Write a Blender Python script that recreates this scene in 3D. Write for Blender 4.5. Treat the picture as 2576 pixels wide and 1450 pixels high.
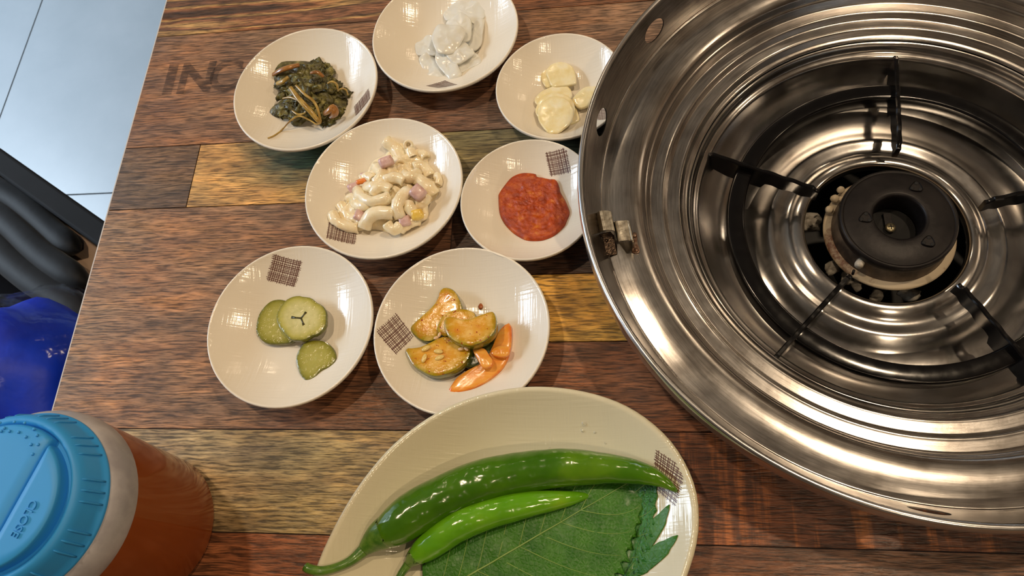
import bpy, bmesh, math, random
from mathutils import Vector, Matrix, noise as mnoise
for o in list(bpy.data.objects): bpy.data.objects.remove(o)
C = bpy.context.scene.collection
PI = math.pi; R_ = math.radians
T = 0.75                                  # table top height
CZ = 0.4855                               # camera above the table
FPX = 1905.4146
ROT = Matrix(((0.989486893706673,0.020756640962074857,0.14312529140124358),(0.037183823007744476,0.9198642241549877,-0.39047045013198023),(-0.13976069007145073,0.39168733828873514,0.9094217825272484)))
# ---------------------------------------------------------------- camera
cam = bpy.data.cameras.new('camera'); camo = bpy.data.objects.new('camera', cam); C.objects.link(camo)
cam.sensor_fit = 'HORIZONTAL'; cam.sensor_width = 36; cam.lens = FPX/2576*36; cam.clip_start = .01
camo.matrix_world = Matrix.Translation((0,0,T+CZ)) @ ROT.to_4x4()
bpy.context.scene.camera = camo
cam.dof.use_dof = True; cam.dof.focus_distance = 0.50; cam.dof.aperture_fstop = 22.0
# ---------------------------------------------------------------- view, world, lights
vs = bpy.context.scene.view_settings
vs.view_transform = 'Standard'; vs.look = 'None'; vs.gamma = 1; vs.exposure = 0.0; vs.use_curve_mapping = False
w = bpy.data.worlds.new('world'); bpy.context.scene.world = w; w.use_nodes = True
w.node_tree.nodes['Background'].inputs[0].default_value = (.62,.75,.95,1); w.node_tree.nodes['Background'].inputs[1].default_value = 1.0
CEIL = 2.45
def lamp(name, kind, loc, power, col, size, aim=None, sy=None, spread=None):
    l = bpy.data.lights.new(name, kind); o = bpy.data.objects.new(name, l); C.objects.link(o)
    l.energy = power; l.color = col
    if kind == 'AREA':
        l.size = size
        if sy: l.shape = 'RECTANGLE'; l.size_y = sy
        else: l.shape = 'DISK'
        if spread: l.spread = spread
    o.location = loc
    if aim is not None: o.rotation_euler = (Vector(aim)-Vector(loc)).to_track_quat('-Z','Y').to_euler()
    return o
WARM = (1,.77,.52)
DOWN = [(.63,.50,10.5),(-.56,.44,8.6),(.62,-.85,6.5),(-.70,2.0,4.0),(2.1,.2,7.0),(1.9,2.2,4.0),(.4,2.6,4.0)]
for i,(x,y,pw) in enumerate(DOWN):
    lamp('downlight', 'AREA', (x,y,CEIL-.03), pw, WARM, .065, (x,y,0))
for x,y in ((2.3,1.4),(-1.6,3.2)):
    l = lamp('added_fill_bulb', 'POINT', (x,y,1.75), 3.0, (1,.80,.58), .06); l.data.shadow_soft_size = .06  # unseen fill bulbs, added to lighten the walls and ceiling
lamp('window_daylight', 'AREA', (-2.95,1.0,1.35), 14, (.64,.81,1.0), 2.6, (0,1.0,1.0), 2.0)
lamp('window_skylight', 'AREA', (-3.3,1.0,2.5), 58, (.72,.86,1.0), 2.4, (-1.22,.95,0), .8, R_(63))
# ---------------------------------------------------------------- helpers
def srgb(r,g,b):
    f = lambda c: (c/255/12.92) if c/255<=.04045 else ((c/255+.055)/1.055)**2.4
    return (f(r),f(g),f(b),1)
def uv_ray(px,py):
    d = ROT @ Vector(((px-1288)/FPX, -(py-725)/FPX, -1.0)); return d/-d.z
def at(px,py,z=0.0):
    """world point seen at pixel px,py, lying z above the table top"""
    r = uv_ray(px,py); return Vector((r.x*(CZ-z), r.y*(CZ-z), T+z))
def cr(o,s): return lambda pts: [(o[0]+x/s, o[1]+y/s) for x,y in pts]
def mpp(z=0.0): return 1.0
def depth(p):
    return -((ROT.transposed() @ (Vector(p)-Vector((0,0,T+CZ)))).z)
def pxm(px,py,z,n): return n*depth(at(px,py,z))/FPX
class B:
    def __init__(s): s.v=[]; s.f=[]; s.a=[]
    def add(s, vs_, fs, a=None):
        n=len(s.v); s.v+= [Vector(v) for v in vs_]; s.f += [tuple(i+n for i in f) for f in fs]
        s.a += list(a) if a is not None else [0.0]*len(vs_)
        return s
    def grid(s, rows, close=False, a=None):
        n=len(rows[0]); vs_=[v for r in rows for v in r]; fs=[]
        for i in range(len(rows)-1):
            for j in range(n if close else n-1):
                k=(j+1)%n; fs.append((i*n+j,i*n+k,(i+1)*n+k,(i+1)*n+j))
        return s.add(vs_,fs,a)
    def box(s, lo, hi):
        x0,y0,z0=lo; x1,y1,z1=hi
        return s.add([(x0,y0,z0),(x1,y0,z0),(x1,y1,z0),(x0,y1,z0),(x0,y0,z1),(x1,y0,z1),(x1,y1,z1),(x0,y1,z1)],
            [(0,3,2,1),(4,5,6,7),(0,1,5,4),(1,2,6,5),(2,3,7,6),(3,0,4,7)])
    def obox(s, c, ax, ay, az):
        c=Vector(c); ax=Vector(ax);ay=Vector(ay);az=Vector(az)
        vs_=[c+i*ax+j*ay+k*az for k in(-1,1) for j in(-1,1) for i in(-1,1)]
        return s.add(vs_,[(0,2,3,1),(4,5,7,6),(0,1,5,4),(1,3,7,5),(3,2,6,7),(2,0,4,6)])
    def lathe(s, prof, ctr=(0,0,0), n=64, wob=None):
        rows=[]
        for r,z in prof:
            rows.append([Vector((ctr[0]+r*math.cos(2*PI*k/n), ctr[1]+r*math.sin(2*PI*k/n), ctr[2]+z)) for k in range(n)])
        return s.grid(rows, True)
    def tube(s, pts, rad, n=10, caps=True, flat=1.0):
        pts=[Vector(p) for p in pts]; m=len(pts)
        if not hasattr(rad,'__len__'): rad=[rad]*m
        rows=[]; up=None
        for i,p in enumerate(pts):
            t=(pts[min(i+1,m-1)]-pts[max(i-1,0)]).normalized()
            if up is None:
                up = Vector((0,0,1)) if abs(t.z)<.9 else Vector((1,0,0))
            sd=t.cross(up)
            if sd.length<1e-6: sd=t.orthogonal()
            sd.normalize(); up=sd.cross(t).normalized()
            rows.append([p+rad[i]*(math.cos(2*PI*k/n)*sd+math.sin(2*PI*k/n)*up*flat) for k in range(n)])
        b=len(s.v); s.grid(rows,True)
        if caps:
            s.f.append(tuple(b+k for k in range(n))[::-1]); s.f.append(tuple(b+(m-1)*n+k for k in range(n)))
        return s
    def sphere(s, c, r, n=12, m=8, sq=(1,1,1), rot=None, nz=0, sd=0):
        c=Vector(c); rows=[]
        for i in range(m+1):
            ph=PI*i/m; row=[]
            for j in range(n):
                d=Vector((math.sin(ph)*math.cos(2*PI*j/n),math.sin(ph)*math.sin(2*PI*j/n),math.cos(ph)))
                k=r*(1+nz*mnoise.noise(d*1.7+Vector((sd,sd*.7,sd*.3)))) if nz else r
                q=Vector((d.x*sq[0],d.y*sq[1],d.z*sq[2]))*k
                if rot: q=rot@q
                row.append(c+q)
            rows.append(row)
        return s.grid(rows,True)
    def obj(s, name, mat, parent=None, origin=None, smooth=True, weld=False, ang=None):
        if parent is not None and origin is None: origin=gorigin(parent)
        origin=Vector(origin) if origin is not None else Vector((0,0,0))
        me=bpy.data.meshes.new(name); me.from_pydata([tuple(v-origin) for v in s.v],[],s.f)
        if any(s.a):
            at_=me.attributes.new('rad','FLOAT','POINT'); at_.data.foreach_set('value',s.a)
        me.materials.append(mat)
        if weld or True:
            bm=bmesh.new(); bm.from_mesh(me)
            if weld: bmesh.ops.remove_doubles(bm, verts=bm.verts, dist=1e-5)
            bmesh.ops.recalc_face_normals(bm, faces=bm.faces) if weld else None
            bm.to_mesh(me); bm.free()
        me.polygons.foreach_set('use_smooth',[smooth]*len(me.polygons))
        if ang and smooth:
            me.set_sharp_from_angle(angle=R_(ang))
        o=bpy.data.objects.new(name,me); C.objects.link(o)
        if parent is not None:
            o.parent=parent; o.location=origin-gorigin(parent)
        else: o.location=origin
        return o
def gorigin(o):
    v=Vector(o.location)
    while o.parent: o=o.parent; v=v+Vector(o.location)
    return v
def thing(name,label,cat,loc,group=None):
    o=bpy.data.objects.new(name,None); C.objects.link(o); o.location=loc; o.empty_display_size=.01
    return tag(o,label,cat,group)
def tag(o,label,cat,group=None,kind=None):
    if label: o['label']=label
    if cat: o['category']=cat
    if group: o['group']=group
    if kind: o['kind']=kind
    return o
def struct(o): o['kind']='structure'; return o
def solid(o,t,off=-1):
    m=o.modifiers.new('solid','SOLIDIFY'); m.thickness=t; m.offset=off; return o
def subsurf(o,n=1):
    m=o.modifiers.new('sub','SUBSURF'); m.levels=n; m.render_levels=n; return o
def bevel(o,wd,seg=2):
    m=o.modifiers.new('bev','BEVEL'); m.width=wd; m.segments=seg; m.limit_method='ANGLE'; m.angle_limit=R_(35); return o
def catmull(pts, n, closed=True):
    pts=[Vector(p) for p in pts]; m=len(pts); out=[]
    seg=m if closed else m-1
    for i in range(seg):
        if closed: p0,p1,p2,p3=pts[(i-1)%m],pts[i],pts[(i+1)%m],pts[(i+2)%m]
        else: p0,p1,p2,p3=pts[max(i-1,0)],pts[i],pts[i+1],pts[min(i+2,m-1)]
        for k in range(8):
            t=k/8; out.append(.5*((2*p1)+(p2-p0)*t+(2*p0-5*p1+4*p2-p3)*t*t+(3*p1-p0-3*p2+p3)*t**3))
    if not closed: out.append(pts[-1])
    L=[0]
    for i in range(1,len(out)+(1 if closed else 0)): L.append(L[-1]+(out[i%len(out)]-out[i-1]).length)
    res=[]; tot=L[-1]; j=0
    for k in range(n):
        d=tot*k/(n if closed else n-1)
        while j<len(L)-2 and L[j+1]<d: j+=1
        t=(d-L[j])/max(L[j+1]-L[j],1e-12); res.append(out[j].lerp(out[(j+1)%len(out)],min(max(t,0),1)))
    return res
def fbm(p,o=4): return mnoise.fractal(Vector(p),1.0,2.0,o)
def smooth(t): t=min(max(t,0),1); return t*t*(3-2*t)
# ---------------------------------------------------------------- node helpers
class M:
    def __init__(s,name,col=(.8,.8,.8,1),rough=.5,**kw):
        s.m=bpy.data.materials.new(name); s.m.use_nodes=True; s.nt=s.m.node_tree; s.b=s.nt.nodes['Principled BSDF']
        s.set('Base Color',col); s.set('Roughness',rough)
        for k,v in kw.items(): s.set(k.replace('_',' '),v)
    def set(s,k,v):
        i=s.b.inputs[k]
        if hasattr(v,'is_output') or isinstance(v,bpy.types.NodeSocket): s.nt.links.new(v,i)
        else: i.default_value=v
    def n(s,t,**kw):
        nd=s.nt.nodes.new('ShaderNode'+t)
        for k,v in kw.items():
            if k.startswith('i_'):
                key=k[2:].replace('_',' '); key=int(key) if key.isdigit() else key
                i=nd.inputs[key]
                if isinstance(v,bpy.types.NodeSocket): s.nt.links.new(v,i)
                else: i.default_value=v
            else: setattr(nd,k,v)
        return nd
    def obj(s): return s.n('TexCoord').outputs['Object']
    def map(s,vec,scale=(1,1,1),loc=(0,0,0),rot=(0,0,0)):
        return s.n('Mapping',i_Vector=vec,i_Scale=scale,i_Location=loc,i_Rotation=rot).outputs[0]
    def noise(s,vec,scale=1,detail=4,rough=.55,dist=0):
        return s.n('TexNoise',i_Vector=vec,i_Scale=scale,i_Detail=detail,i_Roughness=rough,i_Distortion=dist).outputs['Fac']
    def ramp(s,fac,stops,interp='LINEAR'):
        nd=s.n('ValToRGB',i_Fac=fac); r=nd.color_ramp; r.interpolation=interp
        while len(r.elements)<len(stops): r.elements.new(.5)
        for e,(p,c) in zip(r.elements,stops):
            e.position=p; e.color=c if hasattr(c,'__len__') else (c,c,c,1)
        return nd.outputs[0]
    def mix(s,fac,a,b,mode='MIX'):
        nd=s.n('Mix',data_type='RGBA',blend_type=mode)
        for i,v in ((0,fac),(6,a),(7,b)):
            if isinstance(v,bpy.types.NodeSocket): s.nt.links.new(v,nd.inputs[i])
            else: nd.inputs[i].default_value=v
        return nd.outputs[2]
    def math(s,op,a,b=0.0,c=None):
        nd=s.n('Math',operation=op)
        for i,v in enumerate((a,b,c)):
            if v is None: continue
            if isinstance(v,bpy.types.NodeSocket): s.nt.links.new(v,nd.inputs[i])
            else: nd.inputs[i].default_value=v
        return nd.outputs[0]
    def bump(s,h,strength=.3,dist=.001,normal=None):
        nd=s.n('Bump',i_Height=h,i_Strength=strength,i_Distance=dist)
        if normal is not None: s.nt.links.new(normal,nd.inputs['Normal'])
        s.nt.links.new(nd.outputs[0],s.b.inputs['Normal']); return nd.outputs[0]
    def attr(s,name='rad'): return s.n('Attribute',attribute_name=name).outputs['Fac']
# ---------------------------------------------------------------- materials
def wood(name, stops, seed, streak=(.45,1.0), crack=.62, band=None, vert=None, fine=1.0, blob=None):
    m=M(name,rough=.42); m.set('Specular IOR Level',.5)
    c0=m.obj()
    wv=m.noise(m.map(c0,(26,70,1),(seed,seed*.6,0)),1,3)
    c=m.n('VectorMath',operation='ADD',i_0=c0,i_1=m.n('CombineXYZ',i_Y=m.math('MULTIPLY',m.math('SUBTRACT',wv,.5),.0035)).outputs[0]).outputs[0]
    wx=m.noise(m.map(c,(14,38,1),(seed,seed*.37,0)),1,4)
    sx=m.n('SeparateXYZ',i_Vector=c).outputs
    xx=m.math('ADD',sx[0],m.math('MULTIPLY',m.math('SUBTRACT',wx,.5),.16))
    f=m.n('MapRange',i_Value=xx,i_1=-.45,i_2=.55).outputs[0]
    base=m.ramp(f,[((x+.45),srgb(*q)) for x,q in stops])
    # cloudy blotches: dark grey, plain, reddish, golden
    wy=m.noise(m.map(c,(18,62,1),(seed*1.7,seed,3)),1,3,.55)
    hue=m.noise(m.map(c,(11,30,1),(seed*.7,seed*1.3,6)),1,4,.6)
    pt=m.ramp(wy,[(.30,(.50,.47,.46,1)),(.45,(.84,.82,.80,1)),(.55,(1.05,1.03,1.0,1)),(.68,(1.35,1.26,1.10,1))])
    hu=m.ramp(hue,[(.36,(.86,.92,.98,1)),(.48,(1.0,1.0,1.0,1)),(.58,(1.09,.98,.88,1)),(.70,(1.12,1.05,.84,1))])
    if blob:
        bx,by,rx,ry,bc,bsr=blob
        d=m.n('VectorMath',operation='LENGTH',i_0=m.n('VectorMath',operation='MULTIPLY',i_0=m.n('VectorMath',operation='SUBTRACT',i_0=c,i_1=(bx,by,0)).outputs[0],i_1=(1/rx,1/ry,0)).outputs[0]).outputs['Value']
        d=m.math('ADD',d,m.math('MULTIPLY',m.math('SUBTRACT',wx,.5),1.4))
        base=m.mix(m.ramp(d,[(.30,bsr),(1.0,0.0)]),base,srgb(*bc))
    if not band: base=m.mix(.85,base,m.mix(1,pt,hu,'MULTIPLY'),'MULTIPLY')
    else:                                     # bold growth-ring bands
        bn=m.noise(m.map(c,(2.0,34,1),(seed*.31,seed*.7,2)),1,2,.4,.9)
        b_=m.ramp(bn,[(p,srgb(*q)) for p,q in band])
        base=m.mix(.9,base,m.mix(.45,b_,pt,'MULTIPLY'))
    st=m.noise(m.map(c,(17,230,1),(seed*.9,seed*2.1,1)),1,4,.6,.12)
    lo,hi=streak
    base=m.mix(1,base,m.ramp(st,[(.36,lo*.6+.38),(.5,(lo+hi)/2*.6+.38),(.62,hi*1.02)]),'MULTIPLY')
    if vert:                                  # cross-grain saw stains
        vn=m.noise(m.map(c,(120,9,1),(seed,seed,0)),1,4,.6)
        base=m.mix(m.ramp(vn,[(.50,0.0),(.66,vert[0])]),base,srgb(*vert[1]))
    fn=m.noise(m.map(c,(62,860*fine,1),(seed*3,seed,5)),1,3,.6,.12)
    ck=m.ramp(fn,[(.38,.30),(.45,crack),(.50,1.0),(.56,1.25),(.63,1.55)])
    base=m.mix(.95,base,ck,'MULTIPLY')
    m.set('Base Color',base)
    m.bump(fn,.8,.0009)
    m.set('Roughness',m.ramp(wy,[(.3,.48),(.7,.34)]))
    return m.m
def ceramic(name='white_glazed_ceramic', col=(232,223,206)):
    m=M(name,srgb(*col),.13); m.set('Specular IOR Level',.5); m.set('Coat Weight',.0)
    c=m.obj()
    a=m.noise(m.map(c,(26,640,60),(0,0,0),(0,0,.35)),1,2,.5)
    b=m.noise(m.map(c,(640,26,60),(5,0,0),(0,0,.35)),1,2,.5)
    big=m.noise(m.map(c,(60,60,60)),1,2)
    h=m.math('ADD',m.math('MULTIPLY',a,m.ramp(big,[(.35,1.0),(.6,.35)])),m.math('MULTIPLY',b,m.ramp(big,[(.4,.3),(.65,1.0)])))
    m.bump(h,.35,.0007)
    return m.m
def steel(name, rough=.24, aniso=.6, col=(.60,.575,.55,1), ring=.25, dirt=.5):
    m=M(name,col,rough,Metallic=1.0)
    c=m.obj()
    xy=m.n('VectorMath',operation='MULTIPLY',i_0=c,i_1=(1,1,0)).outputs[0]
    r=m.n('VectorMath',operation='LENGTH',i_0=xy).outputs['Value']
    sp=m.n('SeparateXYZ',i_Vector=c).outputs
    ca=m.n('VectorMath',operation='NORMALIZE',i_0=xy).outputs[0]
    cs=m.n('SeparateXYZ',i_Vector=ca).outputs
    v=m.n('CombineXYZ',i_X=m.math('MULTIPLY',m.math('ADD',r,sp[2]),900.0),i_Y=m.math('MULTIPLY',cs[0],7.0),i_Z=m.math('MULTIPLY',cs[1],7.0)).outputs[0]
    fine=m.noise(v,1,5,.7)
    cl=m.noise(m.map(c,(38,38,38)),1,5,.6)
    sc=m.noise(m.map(c,(300,300,300)),1,3,.6)
    m.bump(m.math('ADD',m.math('MULTIPLY',fine,ring),m.math('MULTIPLY',sc,.12)),.25,.0004)
    m.set('Anisotropic',aniso); m.set('Anisotropic Rotation',.25)
    tg=m.n('Tangent',direction_type='RADIAL',axis='Z').outputs[0]; m.nt.links.new(tg,m.b.inputs['Tangent'])
    k=m.mix(dirt,(1,1,1,1),m.ramp(cl,[(.32,(.66,.60,.54,1)),(.55,(1,1,1,1))]),'MULTIPLY')
    k=m.mix(1,k,col,'MULTIPLY')
    k=m.mix(ring*2,k,m.ramp(fine,[(.34,.45),(.66,1.3)]),'MULTIPLY')
    m.set('Base Color',k)
    m.set('Roughness',m.math('ADD',m.math('MULTIPLY',cl,.16),rough-.08))
    return m.m
def simple(name,rgb,rough=.5,**kw):
    m=M(name,srgb(*rgb),rough,**kw); return m
def mottled(name,c1,c2,scale=60,rough=.4,bs=.2,bd=.001,lo=.35,hi=.65,bscale=None,**kw):
    m=M(name,rough=rough,**kw); c=m.obj(); n=m.noise(m.map(c,(scale,)*3),1,5,.6)
    m.set('Base Color',m.ramp(n,[(lo,srgb(*c1)),(hi,srgb(*c2))]))
    if bs:
        h=m.noise(m.map(c,(bscale or scale*3,)*3),1,4) ; m.bump(h,bs,bd)
    return m.m
CER=ceramic(); CERB=ceramic('ivory_glazed_ceramic',(214,206,176))
PRINT=simple('brown_glaze_print',(92,52,44),.3).m
STEEL=steel('brushed_steel',.22,.5,(.57,.54,.51,1),ring=.3); STEELR=steel('rim_steel',.24,.3,(.64,.63,.62,1),.1,.2)
MIRR=steel('polished_steel',.19,.6,(.56,.54,.52,1),.08,.5)
ENAM=M('black_enamel',srgb(9,8,9),.2)
_n=ENAM.noise(ENAM.map(ENAM.obj(),(160,160,160)),1,4); ENAM.set('Roughness',ENAM.ramp(_n,[(.35,.12),(.65,.17)])); ENAM=ENAM.m
IRON=mottled('burnt_iron',(16,13,14),(28,24,24),90,.42,.15,.0006,Metallic=.35,Specular_IOR_Level=.3)
DARK=simple('dark_interior',(10,9,9),.8).m
RUST=mottled('rusty_steel',(92,58,40),(150,132,116),260,.4,.2,.0005,Metallic=.8)
CREAM=mottled('cream_enamel',(104,62,36),(182,166,140),60,.5,.15,.0006,.36,.48)
STONE=mottled('pale_ceramic',(120,112,100),(196,188,174),140,.8,.5,.001)
# ================================================================= ROOM
fl=M('grey_grout',srgb(62,66,70),.8)
o=B().box((-3.0,-2.6,-.05),(3.2,4.0,-.004)).obj('floor',fl.m,origin=(0,0,0),smooth=False); struct(o); floor=o
tile=mottled('pale_porcelain_tile',(118,127,133),(126,134,140),7,.32,.03,.001,.3,.7)
GX,GY,TS=-1.373,.764,1.0; tme=None
for i in range(-2,5):
    for j in range(-4,4):
        x0=GX+i*.7; y0=GY+j*.7
        if x0<-3 or x0+.7>3.2 or y0<-2.6 or y0+.7>4.0: continue
        if tme is None:
            t=B().box((0.0018,.0018,-.006),(.6982,.6982,0)).obj('tile',tile,None,origin=(0,0,0),smooth=False); t.parent=floor; t.location=(x0,y0,0); tme=t.data
        else:
            t=bpy.data.objects.new('tile',tme); C.objects.link(t); t.parent=floor; t.location=(x0,y0,0)
wallm=mottled('warm_plaster',(178,162,142),(190,174,152),5,.8,.05,.001)
ceilm=mottled('ceiling_paint',(178,162,142),(188,172,150),4,.9,.03,.001)
dkwood=mottled('dark_wall_panel',(158,136,112),(176,152,126),9,.5,.05,.001)
struct(B().box((-3,-2.6,CEIL),(3.2,4,CEIL+.05)).obj('ceiling',ceilm,origin=(0,0,CEIL),smooth=False))
struct(B().box((-3,3.95,0),(3.2,4,CEIL)).obj('wall_back',dkwood,origin=(0,3.97,0),smooth=False))
struct(B().box((-3,-2.6,0),(3.2,-2.55,CEIL)).obj('wall_front',wallm,origin=(0,-2.57,0),smooth=False))
struct(B().box((3.15,-2.55,0),(3.2,3.95,CEIL)).obj('wall_right',dkwood,origin=(3.17,0,0),smooth=False))
b=B().box((-2.45,-2.55,0),(-2.4,-.3,CEIL)).box((-2.45,2.3,0),(-2.4,3.95,CEIL)).box((-2.45,-.3,0),(-2.4,2.3,.3)).box((-2.45,-.3,2.25),(-2.4,2.3,CEIL))
struct(b.obj('wall_left',wallm,origin=(-2.42,0,0),smooth=False))
fr=simple('window_frame_grey',(70,72,74),.4).m
win=thing('window_1',None,None,(-2.42,1.0,.3)); struct(win)
b=B().box((-2.45,-.3,.3),(-2.39,-.25,2.25)).box((-2.45,2.25,.3),(-2.39,2.3,2.25)).box((-2.45,-.25,.3),(-2.39,2.25,.35)).box((-2.45,-.25,2.2),(-2.39,2.25,2.25)).box((-2.45,.97,.35),(-2.39,1.03,2.2))
b.obj('window_frame',fr,win,smooth=False)
# ================================================================= TABLE
GC=Vector((.1891,.2607)); HR=.150
tab=thing('dining_table','rustic wood plank look restaurant table with all the dishes on it','table',(.35,.2,0))
sub=simple('joint_brown',(58,41,33),.7).m
EDGE=simple('edge_highlight_paint',(196,190,184),.4).m  # pale edge band; its colour paints in the highlight along the edge
TX0,TX1,TY0,TY1=-.4081,1.15,-.32,.88
def cut_strip(y0,y1,x0,x1,z0,z1,hr):
    """board from x0..x1, y0..y1 with the round grill opening cut away; top at z1"""
    b=B(); xs=[x0,x1]
    for k in range(49):
        x=GC.x-hr*math.cos(PI*k/48)
        if x0<x<x1: xs.append(x)
    xs=sorted(set(xs))
    def iv(x):
        d=hr*hr-(x-GC.x)**2
        if d<=1e-9: return [(y0,y1)]
        s=math.sqrt(d); lo,hi=GC.y-s,GC.y+s; r=[]
        if lo>=y1 or hi<=y0: return [(y0,y1)]
        r.append((y0,max(y0,lo))); r.append((min(y1,hi),y1)); return r
    for a,c in zip(xs[:-1],xs[1:]):
        ia,ic=iv(a),iv(c)
        if len(ia)==1 and len(ic)==2: ia=[(y0,max(y0,min(y1,GC.y))),(max(y0,min(y1,GC.y)),y1)]
        if len(ic)==1 and len(ia)==2: ic=[(y0,max(y0,min(y1,GC.y))),(max(y0,min(y1,GC.y)),y1)]
        for (p,q),(r,s) in zip(ia,ic):
            if q-p<1e-6 and s-r<1e-6: continue
            b.add([(a,p,T+z1),(c,r,T+z1),(c,s,T+z1),(a,q,T+z1)],[(0,1,2,3)])
            if abs(p-y0)<1e-7: b.add([(a,y0,T+z0),(c,y0,T+z0),(c,y0,T+z1),(a,y0,T+z1)],[(0,1,2,3)])
            if abs(q-y1)<1e-7: b.add([(a,y1,T+z0),(c,y1,T+z0),(c,y1,T+z1),(a,y1,T+z1)],[(3,2,1,0)])
    for x,f in ((x0,1),(x1,-1)):
        if len(iv(x))==1: b.add([(x,y0,T+z0),(x,y1,T+z0),(x,y1,T+z1),(x,y0,T+z1)],[(0,3,2,1) if f>0 else (0,1,2,3)])
    return b
b=cut_strip(TY0,TY1,TX0,TX1,-.026,-.0014,HR); b2=cut_strip(TY0,TY1,TX0,TX1,-.026,-.026,HR); b.add(b2.v,[f[::-1] for f in b2.f])
b.obj('substrate',sub,tab,origin=(0,0,T),smooth=False)
b=B().box((TX0-.0011,TY0,T-.026),(TX0-.0001,TY1,T-.0002)); b.obj('edge_highlight_strip',EDGE,tab,origin=(0,0,T),smooth=False)
W={}
W['inc']=wood('wood_crate_plank',[(-.42,(136,103,80)),(-.36,(152,110,80)),(-.28,(142,108,82)),(-.14,(120,86,66)),(0,(150,116,90)),(.2,(146,115,90))],3.1,(.55,1.05))
W['band']=wood('wood_banded_plank',[(-.4,(150,102,64)),(.3,(160,110,72))],7.7,(.6,1.05),band=[(.36,(62,44,34)),(.43,(150,96,62)),(.48,(186,148,92)),(.52,(80,56,42)),(.56,(150,100,70)),(.62,(194,156,98)),(.68,(104,70,48))])
W['grey']=wood('wood_grey_plank',[(-.42,(122,97,76)),(-.3,(116,92,73))],11.2,(.6,1.05),.55)
W['yellow']=wood('wood_yellow_stained_plank',[(-.36,(200,158,98)),(-.27,(198,155,96)),(-.225,(188,146,80)),(-.19,(190,146,80)),(-.14,(134,122,80)),(-.08,(128,116,80)),(-.03,(56,62,50)),(.2,(90,84,62))],5.5,(.85,1.05),.7,blob=(-.232,.327,.080,.046,(40,74,62),.95))
W['red']=wood('wood_red_brown_plank',[(-.42,(156,124,94)),(-.36,(160,121,90)),(-.29,(150,114,86)),(-.22,(126,88,62)),(-.12,(112,76,54))],19.0,(.6,1.08))
W['darkr']=wood('wood_dark_brown_plank',[(-.2,(74,52,42)),(-.08,(84,60,46)),(.1,(70,48,38))],23.0,(.6,1.1))
W['gold']=wood('wood_golden_plank',[(-.2,(196,158,66)),(-.09,(208,166,72)),(-.03,(226,178,86)),(.05,(204,158,74)),(.3,(170,130,70))],27.3,(.7,1.06))
W['red2']=wood('wood_chestnut_plank',[(-.2,(112,76,54)),(-.04,(140,94,66)),(.05,(134,86,58)),(.2,(112,70,48))],31.0,(.55,1.08))
W['olive']=wood('wood_olive_weathered_plank',[(-.42,(190,164,124)),(-.3,(182,158,118)),(-.24,(150,130,90)),(-.18,(172,148,98)),(-.12,(158,132,90))],37.0,(.55,1.1),fine=.8)
W['saw']=wood('wood_saw_stained_plank',[(-.1,(116,70,46)),(.05,(118,72,48)),(.13,(106,66,45)),(.3,(80,52,39))],41.0,(.5,1.05),vert=(.55,(196,116,58)))
W['foot']=wood('wood_russet_plank',[(-.42,(134,90,62)),(-.22,(150,92,58)),(-.1,(128,84,58)),(.08,(112,74,52)),(.2,(112,80,58)),(.34,(96,66,50))],47.0,(.45,1.1))
J=.0004
rows=[(.461,.60,[(TX0,TX1,'band')]),(.343,.461,[(TX0,TX1,'inc')]),(.284,.343,[(TX0,-.3408,'grey'),(-.3408,TX1,'yellow')]),
      (.107,.284,[(TX0,-.123,'red')]),(.2185,.284,[(-.123,TX1,'darkr')]),(.168,.2185,[(-.123,TX1,'gold')]),(.107,.168,[(-.123,TX1,'red2')]),
      (.0393,.107,[(TX0,-.06,'olive'),(-.06,TX1,'saw')]),(-.06,.0393,[(TX0,TX1,'foot')]),(-.19,-.06,[(TX0,.2,'red'),(.2,TX1,'inc')]),(-.32,-.19,[(TX0,TX1,'grey')]),
      (.60,.74,[(TX0,TX1,'red')]),(.74,.88,[(TX0,TX1,'foot')])]
for y0,y1,cs in rows:
    for x0,x1,k in cs:
        a=x0+(0 if x0==TX0 else J); c=x1-(0 if x1==TX1 else J)
        cut_strip(y0+J,y1-J,a,c,-.0018,0,HR).obj('plank',W[k],tab,origin=(0,0,T),smooth=False)
iron=simple('black_table_leg',(22,22,24),.5).m
for x,y in ((-.1,-.2),(.95,-.2),(-.1,.76),(.95,.76)):
    B().box((x-.025,y-.025,0),(x+.025,y+.025,T-.026)).obj('leg',iron,tab,smooth=False)
# faded stencil letters printed on the plank
lm=M('faded_stencil_ink',srgb(58,42,34),.5); c=lm.obj()
nz=lm.noise(lm.map(c,(70,620,1)),1,4,.7); nb=lm.noise(lm.map(c,(60,60,1)),1,3)
al=lm.math('MULTIPLY',lm.ramp(nz,[(.40,.06),(.56,.62)]),lm.ramp(nb,[(.3,.5),(.55,1.0)]))
tr=lm.n('BsdfTransparent'); mx=lm.n('MixShader',i_0=al); lm.nt.links.new(tr.outputs[0],mx.inputs[1]); lm.nt.links.new(lm.b.outputs[0],mx.inputs[2])
lm.nt.links.new(mx.outputs[0],lm.nt.nodes['Material Output'].inputs[0])
def text_mesh(txt,size,ext=0.0,bold=0.0,res=6):
    cu=bpy.data.curves.new('txt','FONT'); cu.body=txt; cu.size=size; cu.extrude=ext; cu.offset=bold; cu.resolution_u=res
    o=bpy.data.objects.new('txt',cu); C.objects.link(o); dg=bpy.context.evaluated_depsgraph_get(); dg.update()
    me=bpy.data.meshes.new_from_object(o.evaluated_get(dg)); bpy.data.objects.remove(o); return me
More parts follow.
